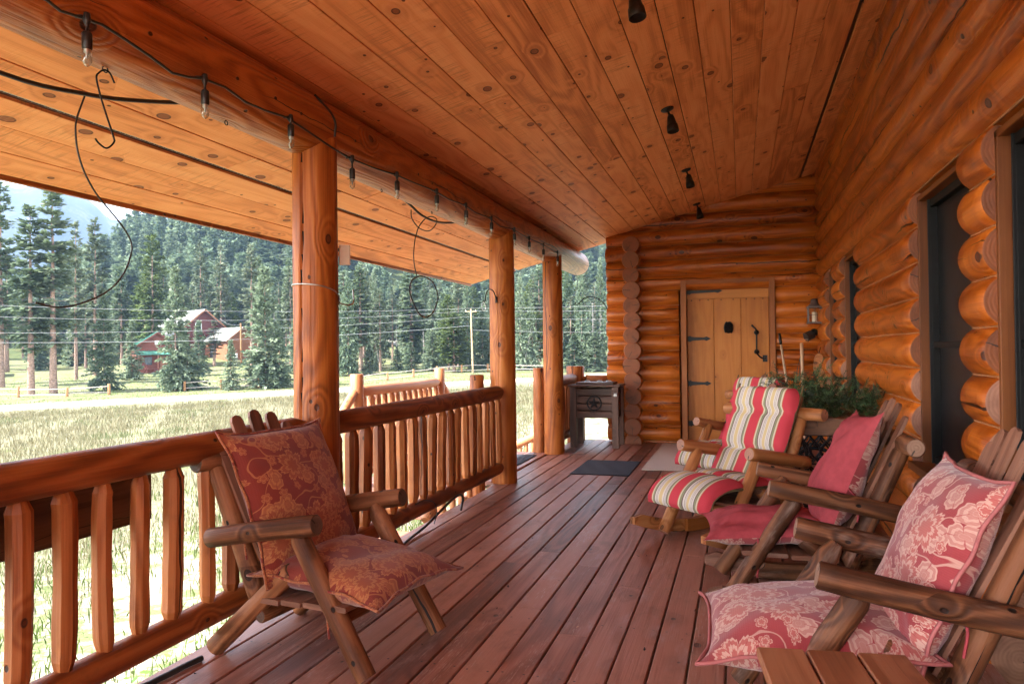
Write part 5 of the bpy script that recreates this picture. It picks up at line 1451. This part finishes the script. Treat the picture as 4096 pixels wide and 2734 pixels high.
# woods behind, single trees
occ = [(x, y) for _, x, y, *_ in TREES]
cnt = 0; tries = 0
HOUSES_AT = [(-94, 99.7, 9), (-101, 124, 11), (-92, 118, 9), (-112, 93, 11)]
GR = {'spruce': 'spruce standing in the crowd of trees at the forest edge', 'tall': 'tall conifer standing in the crowd of trees at the forest edge', 'sparse': 'thin conifer standing in the crowd of trees at the forest edge', 'pine': 'yellow green pine standing in the crowd of trees at the forest edge', 'snag': 'grey dead trunk standing in the crowd of trees at the forest edge'}
while cnt < 215 and tries < 6000:
    tries += 1
    a = R(q.uniform(9, 54)); d = 108 + 118 * q.random() ** .9
    x, y = -math.sin(a) * d, math.cos(a) * d
    s = -.68 * x + .73 * y - 84.9
    deg = math.degrees(a)
    edge = 116 - (deg - 30) * .0
    if d < (124 if deg > 36 else 113): continue
    if 34 < deg < 52 and d < 140 and q.random() < .6: continue
    if any((x - hx) ** 2 + (y - hy) ** 2 < hr * hr for hx, hy, hr in HOUSES_AT): continue
    # keep the view of the houses clear
    if 37.6 < deg < 44.5 and d < 160: continue
    if any((x - ox) ** 2 + (y - oy) ** 2 < 2.6 ** 2 for ox, oy in occ): continue
    occ.append((x, y))
    kd = q.choices(['spruce', 'tall', 'sparse', 'pine', 'snag'], [.46, .16, .2, .08, .10])[0]
    h = {'spruce': q.uniform(7, 17), 'tall': q.uniform(14, 22), 'sparse': q.uniform(13, 21), 'pine': q.uniform(11, 18), 'snag': q.uniform(6, 13)}[kd]
    if deg < 36 and d < 130: h *= .75
    r = {'spruce': h * .15 + .4, 'tall': 1.9, 'sparse': 1.6, 'pine': 2.5, 'snag': .5}[kd] * q.uniform(.85, 1.15)
    tree(GR[kd], round(x, 1), round(y, 1), round(h, 1), r, kd, cnt % (4 if kd == 'spruce' else 3), q.uniform(0, 6.28), 'forest edge ' + {'spruce': 'spruces', 'tall': 'tall conifers', 'sparse': 'thin conifers', 'pine': 'pines', 'snag': 'dead trunks'}[kd])
    cnt += 1

# the wooded hillside, one mass
tmpl = []
for k in range(8):
    kd = ['spruce', 'tall', 'spruce', 'sparse', 'pine', 'spruce', 'spruce', 'tall'][k]
    Vv, RN = crown_arrays(10, 1.45 if kd == 'spruce' else 1.2, kd, 500 + k, dens=.42, card=.72)
    tmpl.append((Vv, RN))
qs = np.random.RandomState(9); VV, RR = [], []
n_placed = 0
for i in range(26000):
    a = R(qs.uniform(8, 56)); d = 150 + 520 * qs.uniform() ** .8
    x, y = -math.sin(a) * d, math.cos(a) * d; s = -.68 * x + .73 * y - 84.9
    if s < 128: continue
    if i % 2 and d > 420: continue
    gp = math.sin(x * .052 + 2) * math.sin(y * .047 + x * .02) + .5 * math.sin(x * .13 + y * .10)
    if gp > .72: continue
    deg = math.degrees(a)
    if n_placed > 3000: break
    z = ground_z(x, y); h = qs.uniform(.75, 1.75) * (1.15 if s < 200 else 1.0); w = h * qs.uniform(.9, 1.3)
    Vv, RN = tmpl[qs.randint(8)]
    c_, s_ = math.cos(i), math.sin(i)
    W_ = Vv.copy(); X0 = Vv[..., 0] * w; Y0 = Vv[..., 1] * w
    W_[..., 0] = X0 * c_ - Y0 * s_ + x; W_[..., 1] = X0 * s_ + Y0 * c_ + y; W_[..., 2] = Vv[..., 2] * h + z
    VV.append(W_); RR.append(np.clip(RN * .55 + qs.uniform(0, .5), 0, 1)); n_placed += 1
me = quads_mesh('hillside_forest', np.concatenate(VV), np.concatenate(RR), M['f_spruce'])
o = bpy.data.objects.new('hillside_forest', me); col.objects.link(o)
tag(o, 'dense conifer forest covering the steep hillside', 'forest', kind='stuff')

# ------------------------------------------------------------------ grass and weeds
def blades(name, N_, sampler, hgt, wid, mats, seed, label):
    q = np.random.RandomState(seed); P = sampler(q, N_)
    z = np.array([ground_z(x, y) for x, y in P]); n = len(P)
    a = q.uniform(0, 6.28, n); d = np.hypot(P[:, 0], P[:, 1])
    h = hgt(q, d, n); w = wid(q, d, n)
    base = np.stack([P[:, 0], P[:, 1], z - .02], 1); sd = np.stack([np.cos(a), np.sin(a), a * 0], 1) * w[:, None]
    lean = q.normal(0, .28, (n, 2)) * h[:, None]
    tip = base + np.stack([lean[:, 0], lean[:, 1], h], 1); mid = base + np.stack([lean[:, 0] * .3, lean[:, 1] * .3, h * .55], 1)
    Vv = np.stack([base, mid - sd, tip, mid + sd], 1)
    me = quads_mesh(name, Vv, q.uniform(0, 1, n), mats); o = bpy.data.objects.new(name, me); col.objects.link(o)
    tag(o, label, 'grass', kind='stuff'); return o
M['grassdry'] = foliage('dry_grass_blades', (.125, .112, .058), (.17, .158, .090), (.235, .218, .14), ((.10, .135, .055), (.15, .11, .06)))
M['grassgreen'] = foliage('green_grass_blades', (.05, .085, .02), (.10, .15, .04), (.17, .22, .07))
def samp(a0, a1, d0, d1, pw):
    def f(q, n):
        a = np.radians(q.uniform(a0, a1, n)); d = d0 + (d1 - d0) * q.uniform(0, 1, n) ** pw
        P = np.stack([-np.sin(a) * d, np.cos(a) * d], 1)
        s = -.68 * P[:, 0] + .73 * P[:, 1] - 84.9
        inst = (P[:, 0] > -4.25) & (P[:, 1] > 5.4) & (P[:, 1] < 11)
        keep = (P[:, 0] < -2.45) & ((s < -17) | (s > .5)) & ~inst
        patch = np.sin(P[:, 0] * .9 + 1) * np.sin(P[:, 1] * .8) + .6 * np.sin(P[:, 0] * 2.3 + P[:, 1] * 1.9)
        keep &= (patch + q.normal(0, .6, n)) > -.5
        return P[keep]
    return f
blades('meadow_grass', 120000, samp(13, 72, 8, 62, .85), lambda q, d, n: q.uniform(.10, .40, n) * (1 + .5 * (q.uniform(0, 1, n) > .93)), lambda q, d, n:   .003 + d * .0003 * q.uniform(.6, 1.3, n), M['grassdry'], 1, 'tall dry yellow grass of the meadow below the porch')
blades('green_grass', 26000, samp(18, 80, 3.0, 16, 1.0), lambda q, d, n: q.uniform(.05, .20, n), lambda q, d, n: .0035 + d * .0005 * q.uniform(.6, 1.3, n), M['grassgreen'], 2, 'short green grass and weeds beside the deck')
blades('lawn_grass', 16000, samp(14, 56, 84, 135, 1.0), lambda q, d, n: q.uniform(.10, .26, n), lambda q, d, n: .03 * q.uniform(.6, 1.3, n), M['grassgreen'], 3, 'green and yellow lawn grass beyond the road')
# leafy weeds at the edge of the deck
M['leaf'] = foliage('weed_leaves', (.05, .11, .02), (.10, .19, .04), (.19, .28, .08))
q = np.random.RandomState(12); VV, RR = [], []
for i in range(300):
    x = -2.55 - abs(q.normal(0, .5)); y = q.uniform(.8, 6.2)
    if i < 14: x, y = -2.62 - q.uniform(0, .25), q.choice([1.35, 1.5, 2.9, 3.4]) + q.uniform(-.12, .12)
    H_ = q.uniform(.15, .5) if i >= 14 else q.uniform(.7, 1.25)
    z0 = ground_z(x, y); nl = int(8 + H_ * 26); lean = q.normal(0, .12, 2)
    for k in range(nl):
        t_ = (k + 1) / nl; a = k * 2.4; d = np.array([math.cos(a), math.sin(a), q.uniform(-.2, .5)]); L_ = q.uniform(.03, .065)
        p = np.array([x + lean[0] * t_, y + lean[1] * t_, z0 + H_ * t_]); sd = np.array([-math.sin(a), math.cos(a), q.uniform(-.4, .4)]) * L_ * .3
        VV.append(np.stack([p, p + d * L_ * .5 - sd, p + d * L_, p + d * L_ * .5 + sd])); RR.append(q.uniform())
    p = np.array([x, y, z0]); tp = p + np.array([lean[0], lean[1], H_]); w_ = np.array([.003, .002, 0])
    VV.append(np.stack([p - w_, p + w_, tp + w_ * .4, tp - w_ * .4])); RR.append(.2)
me = quads_mesh('weeds', np.array(VV), np.array(RR), M['leaf']); o = bpy.data.objects.new('weeds', me); col.objects.link(o)
tag(o, 'leafy green weeds growing along the edge of the deck', 'weeds', kind='stuff')

# ------------------------------------------------------------------ fences
M['fence'] = plain('weathered_fence_rail', (.40, .36, .32), .9, 0, .25, 8, .3, .1); M['fpost'] = plain('orange_fence_post', (.33, .17, .075), .85, 0, .2, 6, .3)
def fence(label, pts, hp=1.15, hw=.9):
    t = thing('rail_fence', label, 'fence', (*pts[0], ground_z(*pts[0])), 0, 'split rail fences along the road'); T = local(t); q = random.Random(len(label))
    G = lambda p, z: Vector((p[0], p[1], ground_z(p[0], p[1]) + z))
    for i, p in enumerate(pts):
        m = MB(); roundlog(m, T(G(p, -.2)), T(G(p, hp * q.uniform(.95, 1.08))), .16, .15, 3, 10, .06); m.build('post', [M['fpost'], M['fpost']], t)
    for a, b in zip(pts[:-1], pts[1:]):
        for z in (.30, hw):
            m = MB(); roundlog(m, T(G(a, z + q.uniform(-.08, .1))), T(G(b, z + q.uniform(-.08, .1))), .055, .05, 6, 8, .12, bow=.12); m.build('rail', [M['fence'], M['fence']], t)
fence('split rail fence with three orange posts left of the cabin drive', [(-97, 56), (-90.5, 57.2), (-83.6, 59.5), (-76.9, 62.1), (-71.6, 63.6), (-68.6, 66.4)])
fence('weathered split rail fence before the big pale spruce', [(-63.5, 72.5), (-60.0, 74.6), (-56.4, 77.0), (-52.6, 79.8), (-48.8, 82.6)])
fence('distant split rail fence above the landing rail', [(-47.2, 84.5), (-45.6, 90.0), (-44.3, 95.5), (-42.8, 100.5), (-40.5, 104.5), (-37.5, 108.0), (-34.0, 109.5), (-29.0, 110.0)])

# ------------------------------------------------------------------ houses
M['maroon'] = wood('maroon_siding', (.075, .018, .016), (.115, .028, .026), (.15, .042, .038), rough=.7, knots=.1, ring=.3); M['redsid'] = wood('red_brown_siding', (.10, .024, .014), (.155, .040, .024), (.20, .058, .036), rough=.7, knots=.1, ring=.3)
M['cedar'] = wood('cedar_siding', (.18, .065, .030), (.25, .095, .045), (.32, .135, .07), rough=.7, knots=.1, ring=.3)
M['roofpale'] = plain('pale_metal_roof', (.20, .21, .195), .55, .0, .08, 3, 0, .5); M['roofgreen'] = plain('green_metal_roof', (.06, .20, .15), .45, 0, .1, 3); M['houseglass'] = plain('house_window_glass', (.06, .09, .12), .15, 0, .3, 2); M['whitetrim'] = plain('white_window_trim', (.7, .72, .68), .5, 0, .05); M['darkvoid'] = plain('shadowed_opening', (.03, .03, .035), .8)
def house(name, label, o, ang, Wd, Ln, hw, hr, wall, roof, cat='house', over=.6, base=.0, windows=(), wallz=-1.0, trim='cedar'):
    t = thing(name, label, cat, (o[0], o[1], ground_z(*o) + base), R(ang))
    m = MB(); w = Wd / 2
    for x, s in ((0, 1), (-Ln, -1)):
        pts = [(x, -w, wallz), (x, w, wallz), (x, w, hw), (x, 0, hw + hr), (x, -w, hw)]
        m.poly(pts if s > 0 else pts[::-1], .3 if s > 0 else .6, 0, [(p[1], p[2]) for p in (pts if s > 0 else pts[::-1])])
    for y in (-w, w): m.poly([(0, y, wallz), (-Ln, y, wallz), (-Ln, y, hw), (0, y, hw)], .5)
    z = .2 + wallz
    while z < hw + hr * .9:
        lim = w if z < hw else w * (1 - (z - hw) / hr)
        m.beam((.012, -lim, z), (.012, lim, z), .03, .03, cham=0); z += .34
    m.build('wall', [M[wall]], t)
    sl = math.atan2(hr, w); r = MB()
    for s in (-1, 1):
        e = over
        a = Vector((0, s * (w + e * math.cos(sl)), hw - e * math.sin(sl) + .12)); b = Vector((0, 0, hw + hr + .12)); mid = (a + b) / 2
        r.beam((over, mid.y, mid.z), (-Ln - over, mid.y, mid.z), (a - b).length, .10, (0, s * math.sin(sl), math.cos(sl)), 0)
        for k in range(int((Ln + 2 * over) / .6)):
            xx = over - .6 * k - .3; r.beam((xx, a.y, a.z + .07), (xx, b.y, b.z + .07), .05, .05, (0, 0, 1), 0)
    ro = r.build('roof', [M[roof]], t)
    r = MB()
    for s in (-1, 1): r.beam((over + .015, s * (w + over * .9), hw - over * .9 * math.tan(sl)), (over + .015, 0, hw + hr), .05, .26, (0, 0, 1), 0)
    r.build('barge_board', [M[trim]], ro)
    for (y, z, ww, hh) in windows:
        f = MB(); f.box((.04, y, z), (.08, ww + .24, hh + .24)); f = f.build('window', [M['whitetrim']], t)
        g = MB(); g.box((.075, y, z), (.03, ww, hh)); g.build('pane', [M['houseglass']], f)
    return t
hA = house('wooden_house', 'maroon gabled house with pale metal roof among the spruces', (-98.8, 118.0), -27, 11.0, 13, 4.2, 4.6, 'maroon', 'roofpale', over=.9, windows=((-1.0, 5.4, 1.0, 1.7),), wallz=-2)
hB = house('garage', 'cedar garage with pale roof right of the maroon house', (-88.5, 116.0), -24, 6.0, 8.5, 2.9, 2.3, 'cedar', 'roofpale', 'garage', over=.5, base=.6, wallz=-2.6)
m = MB(); m.box((-5.3, -3.02, .9), (2.2, .06, 2.3)); m.build('garage_door', [M['darkvoid']], hB)
hC = house('cabin', 'red cabin with green roof, porch and wooden steps beyond the lawn', (-93.6, 100.6), -40, 6.4, 9, 4.2, 2.2, 'redsid', 'roofgreen', 'cabin', over=.6, windows=(), wallz=-.6, trim='redsid')
m = MB(); m.box((.04, 0, 4.75), (.06, .8, .7)); m.build('gable_sign', [M['whitetrim']], hC)
m = MB(); m.beam((.0, 0, 3.35), (2.6, 0, 2.75), 7.0, .12, (0, 0, 1), 0)
for k in range(11): m.beam((.0, -3.4 + .68 * k, 3.44), (2.6, -3.4 + .68 * k, 2.84), .05, .06, (0, 0, 1), 0)
m.build('porch_roof', [M['roofgreen']], hC)
for y in (-3.1, -.2, 3.1):
    m = MB(); m.beam((2.35, y, .5), (2.35, y, 2.8), .18, .18, (0, 1, 0)); m.build('porch_post', [M['cedar']], hC)
m = MB(); m.box((1.3, 0, .42), (2.7, 6.8, .16)); m.box((1.3, 0, .0), (2.6, 6.6, .7)); m.build('porch_floor', [M['redsid']], hC)
m = MB(); m.box((.05, -1.4, 1.7), (.06, 1.1, 1.3)); m.build('window', [M['houseglass']], hC); m = MB(); m.box((.05, .9, 1.5), (.06, 1.0, 2.0)); m.build('door', [M['cedar']], hC)
m = MB()
for k in range(5): m.box((2.85 + .3 * k, -1.2, .36 - .19 * k), (.3, 1.8, .06))
for s in (-2.1, -.3): m.beam((2.7, s, 1.35), (4.2, s, .45), .08, .09); m.beam((4.15, s, -.5), (4.15, s, .5), .09, .09, (0, 1, 0)); m.beam((2.7, s, .35), (4.2, s, -.5), .06, .25)
m.build('steps', [M['redsid']], hC)
hD = house('cabin', 'dark red cabin at far left with outdoor stairs, hidden by trunks', (-116, 84.5), -40, 7, 9, 3.6, 2.0, 'maroon', 'roofpale', 'cabin', over=.6, wallz=-.5)
m = MB(); m.box((1.6, 0, .9), (3.2, 8.4, .16)); m.box((1.6, 0, .25), (3.0, 8.0, 1.2)); m.build('porch_floor', [M['redsid']], hD)
m = MB()
for k in range(6): m.box((3.35 + .32 * k, 3.2, .80 - .2 * k), (.32, 2.0, .06))
for s in (2.1, 4.3): m.beam((3.1, s, 1.9), (5.1, s, .75), .10, .10); m.beam((5.0, s, -.5), (5.0, s, .85), .11, .11, (0, 1, 0)); m.beam((3.1, s, .8), (5.1, s, -.45), .06, .25); m.beam((3.1, s, 1.4), (5.1, s, .3), .07, .07)
m.build('steps', [M['redsid']], hD)
for y in (-4, -1.3, 1.4, 4.1):
    m = MB(); m.beam((3.1, y, .9), (3.1, y, 1.9), .1, .1, (0, 1, 0)); m.build('porch_post', [M['redsid']], hD)

# poles, box and wires
M['polew'] = wood('pole_wood', (.30, .20, .11), (.44, .31, .18), (.54, .42, .28), rough=.8, knots=.1, ring=.5)
M['wirem'] = plain('aluminium_wire', (.34, .35, .36), .5, .2, .05)
pp = Vector((-38.6, 104.3, ground_z(-38.6, 104.3)))
t = thing('utility_pole', 'pale wooden utility pole at the meadow edge between the posts', 'utility pole', pp, 0, 'utility poles')
m = MB(); m.tube(lin((0, 0, -.5), (-.22, 0, 9.6), 8), [.15 - .006 * k for k in range(9)], 12); m.build('pole_shaft', [M['polew']], t)
m = MB(); m.beam((-1.0, -.3, 9.2), (.6, .2, 9.2), .10, .12); m.build('cross_arm', [M['polew']], t)
m = MB()
for x in (-.95, -.2, .5): m.lathe((x, x * .3, 9.25), (0, 0, 1), [(0, .04), (.1, .06), (.16, .05), (.2, .01)], 8)
m.build('insulator', [M['whitetrim']], t)
p2 = Vector((-85.2, 111.3, ground_z(-85.2, 111.3)))
t = thing('utility_pole', 'short brown utility pole standing before the cedar garage', 'utility pole', p2, 0, 'utility poles')
m = MB(); m.tube(lin((0, 0, -.5), (0, 0, 7.3), 6), .16, 10); m.build('pole_shaft', [M['fpost']], t)
p3 = Vector((-84.4, 108.5, ground_z(-84.4, 108.5)))
t = thing('meter_box', 'white electric meter box on legs beside the short pole', 'meter box', p3)
m = MB(); m.box((0, 0, 1.7), (.9, .35, 1.3), R(40), cham=.03); m.build('box_case', [M['whitetrim']], t)
m = MB()
for k in (-.3, 0, .3): m.tube([(k * .76, k * .64, 0), (k * .76, k * .64, 1.1)], .05, 6)
m.build('leg', [M['steel']], t)
def sagwire(label, a, b, sag, r=.015):
    a, b = Vector(a), Vector(b); t = thing('power_line', label, 'power line', a, 0, 'overhead power lines')
    m = MB(); m.tube([a.lerp(b, k / 24) - a - Vector((0, 0, 4 * sag * (k / 24) * (1 - k / 24))) for k in range(25)], r, 5, caps=False); m.build('conductor', [M['wirem']], t)
top = pp + Vector((-.2, 0, 9.4)); far = Vector((-96, 26, 7.4)); rg = Vector((26, 126, 9.2))
sagwire('highest overhead wire running left from the pale pole', top + Vector((0, 0, .3)), far + Vector((0, 0, 1.0)), 1.6)
sagwire('second overhead wire running left from the pale pole', top + Vector((-.7, 0, -.1)), far + Vector((0, 1.5, .3)), 2.2)
sagwire('third overhead wire running left from the pale pole', top + Vector((.4, 0, -.9)), far + Vector((0, 0, -2.6)), 1.8)
sagwire('thick lowest overhead cable running left from the pale pole', top + Vector((.1, 0, -2.3)), far + Vector((0, 0, -3.2)), 1.9, .02)
sagwire('highest overhead wire running right from the pale pole', top + Vector((0, 0, .3)), rg + Vector((0, 0, 1.6)), .9)
sagwire('second overhead wire running right from the pale pole', top + Vector((.4, 0, -.1)), rg, .9)
sagwire('third overhead wire running right from the pale pole', top + Vector((.3, 0, -1.1)), rg + Vector((0, 0, -1.8)), 1.0)
sagwire('lowest overhead wire running right from the pale pole', top + Vector((.3, 0, -3.0)), rg + Vector((0, 0, -4.6)), .8)
sagwire('wire sagging from the short pole to the maroon house', p2 + Vector((0, 0, 7.1)), Vector((-97.5, 121, 8.2)), .6, .016)

# ------------------------------------------------------------------ sky, sun, air, camera
EXPO, SKY, SUN, HAZE = 3.8, .145, 2.1, .00022
w = bpy.data.worlds.new('World'); sc.world = w; w.use_nodes = True
nt = w.node_tree; nt.nodes.clear(); N = NT(nt)
sky = N.n('ShaderNodeTexSky', sky_type='NISHITA'); sky.sun_disc = False
S = Vector((-.62, -.50, 0)).normalized(); EL = R(52)
sd = Vector((S.x * math.cos(EL), S.y * math.cos(EL), math.sin(EL)))
sky.sun_elevation = EL; sky.sun_rotation = math.atan2(sd.x, sd.y)
sky.altitude = 2600; sky.air_density = 1.0; sky.dust_density = 1.5; sky.ozone_density = 1.0
bg = N.n('ShaderNodeBackground'); bg.inputs[1].default_value = SKY; bw = N.n('ShaderNodeRGBToBW'); N.lk(sky.outputs[0], bw.inputs[0])       # thin bright cloud: mostly white sky
white = N.mix(1.0, bw.outputs[0], (1.10, 1.0, .87), 'MULTIPLY')
N.lk(N.mix(.72, sky.outputs[0], white), bg.inputs[0])
wo = N.n('ShaderNodeOutputWorld'); N.lk(bg.outputs[0], wo.inputs[0])
ld = bpy.data.lights.new('sun', 'SUN'); ld.energy = SUN; ld.angle = R(.53); ld.color = (1, .95, .87)
lo = bpy.data.objects.new('sun', ld); col.objects.link(lo); lo.rotation_euler = sd.to_track_quat('Z', 'Y').to_euler(); lo.location = (-30, -20, 60)
if HAZE:
    m = bpy.data.materials.new('air'); m.use_nodes = True; nt = m.node_tree; nt.nodes.clear(); N = NT(nt)
    v = N.n('ShaderNodeVolumePrincipled'); v.inputs['Color'].default_value = (.26, .40, .64, 1); v.inputs['Density'].default_value = HAZE; v.inputs['Anisotropy'].default_value = .25
    o_ = N.n('ShaderNodeOutputMaterial'); N.lk(v.outputs[0], o_.inputs['Volume'])
    x0, x1, y0, y1, z0, z1 = -2600, 460, -340, 2700, -70, 620
    V = [(x, y, z) for x in (x0, x1) for y in (y0, y1) for z in (z0, z1)]
    F = [(0, 1, 3, 2), (4, 6, 7, 5), (0, 4, 5, 1), (2, 3, 7, 6), (0, 2, 6, 4), (1, 5, 7, 3)]
    tag(rawmesh('haze', V, F, m, False), kind='stuff')

cam = bpy.data.cameras.new('camera'); cam.sensor_width = 36; cam.lens = 737.0 / 1024 * 36; cam.clip_start = .05; cam.clip_end = 9000
co = bpy.data.objects.new('camera', cam); col.objects.link(co); sc.camera = co
yaw, pitch, roll = math.atan(228.75 / 737), math.atan(8.1 / 737), .0125
fw = Vector((-math.sin(yaw) * math.cos(pitch), math.cos(yaw) * math.cos(pitch), math.sin(pitch))); r0 = Vector((math.cos(yaw), math.sin(yaw), 0)); u0 = r0.cross(fw)
rt_ = r0 * math.cos(roll) - u0 * math.sin(roll); up_ = u0 * math.cos(roll) + r0 * math.sin(roll)
co.matrix_world = Matrix(((rt_.x, up_.x, -fw.x, 0), (rt_.y, up_.y, -fw.y, 0), (rt_.z, up_.z, -fw.z, 1.30), (0, 0, 0, 1)))

sc.view_settings.view_transform = 'Standard'; sc.view_settings.look = 'None'; sc.view_settings.exposure = EXPO; sc.view_settings.gamma = 1
sc.render.engine = 'CYCLES'; cy = sc.cycles
cy.use_denoising = True; cy.max_bounces = 8; cy.diffuse_bounces = 5; cy.glossy_bounces = 3; cy.transmission_bounces = 4; cy.transparent_max_bounces = 6; cy.volume_bounces = 1
cy.sample_clamp_indirect = 8; cy.use_adaptive_sampling = True; cy.adaptive_threshold = .02
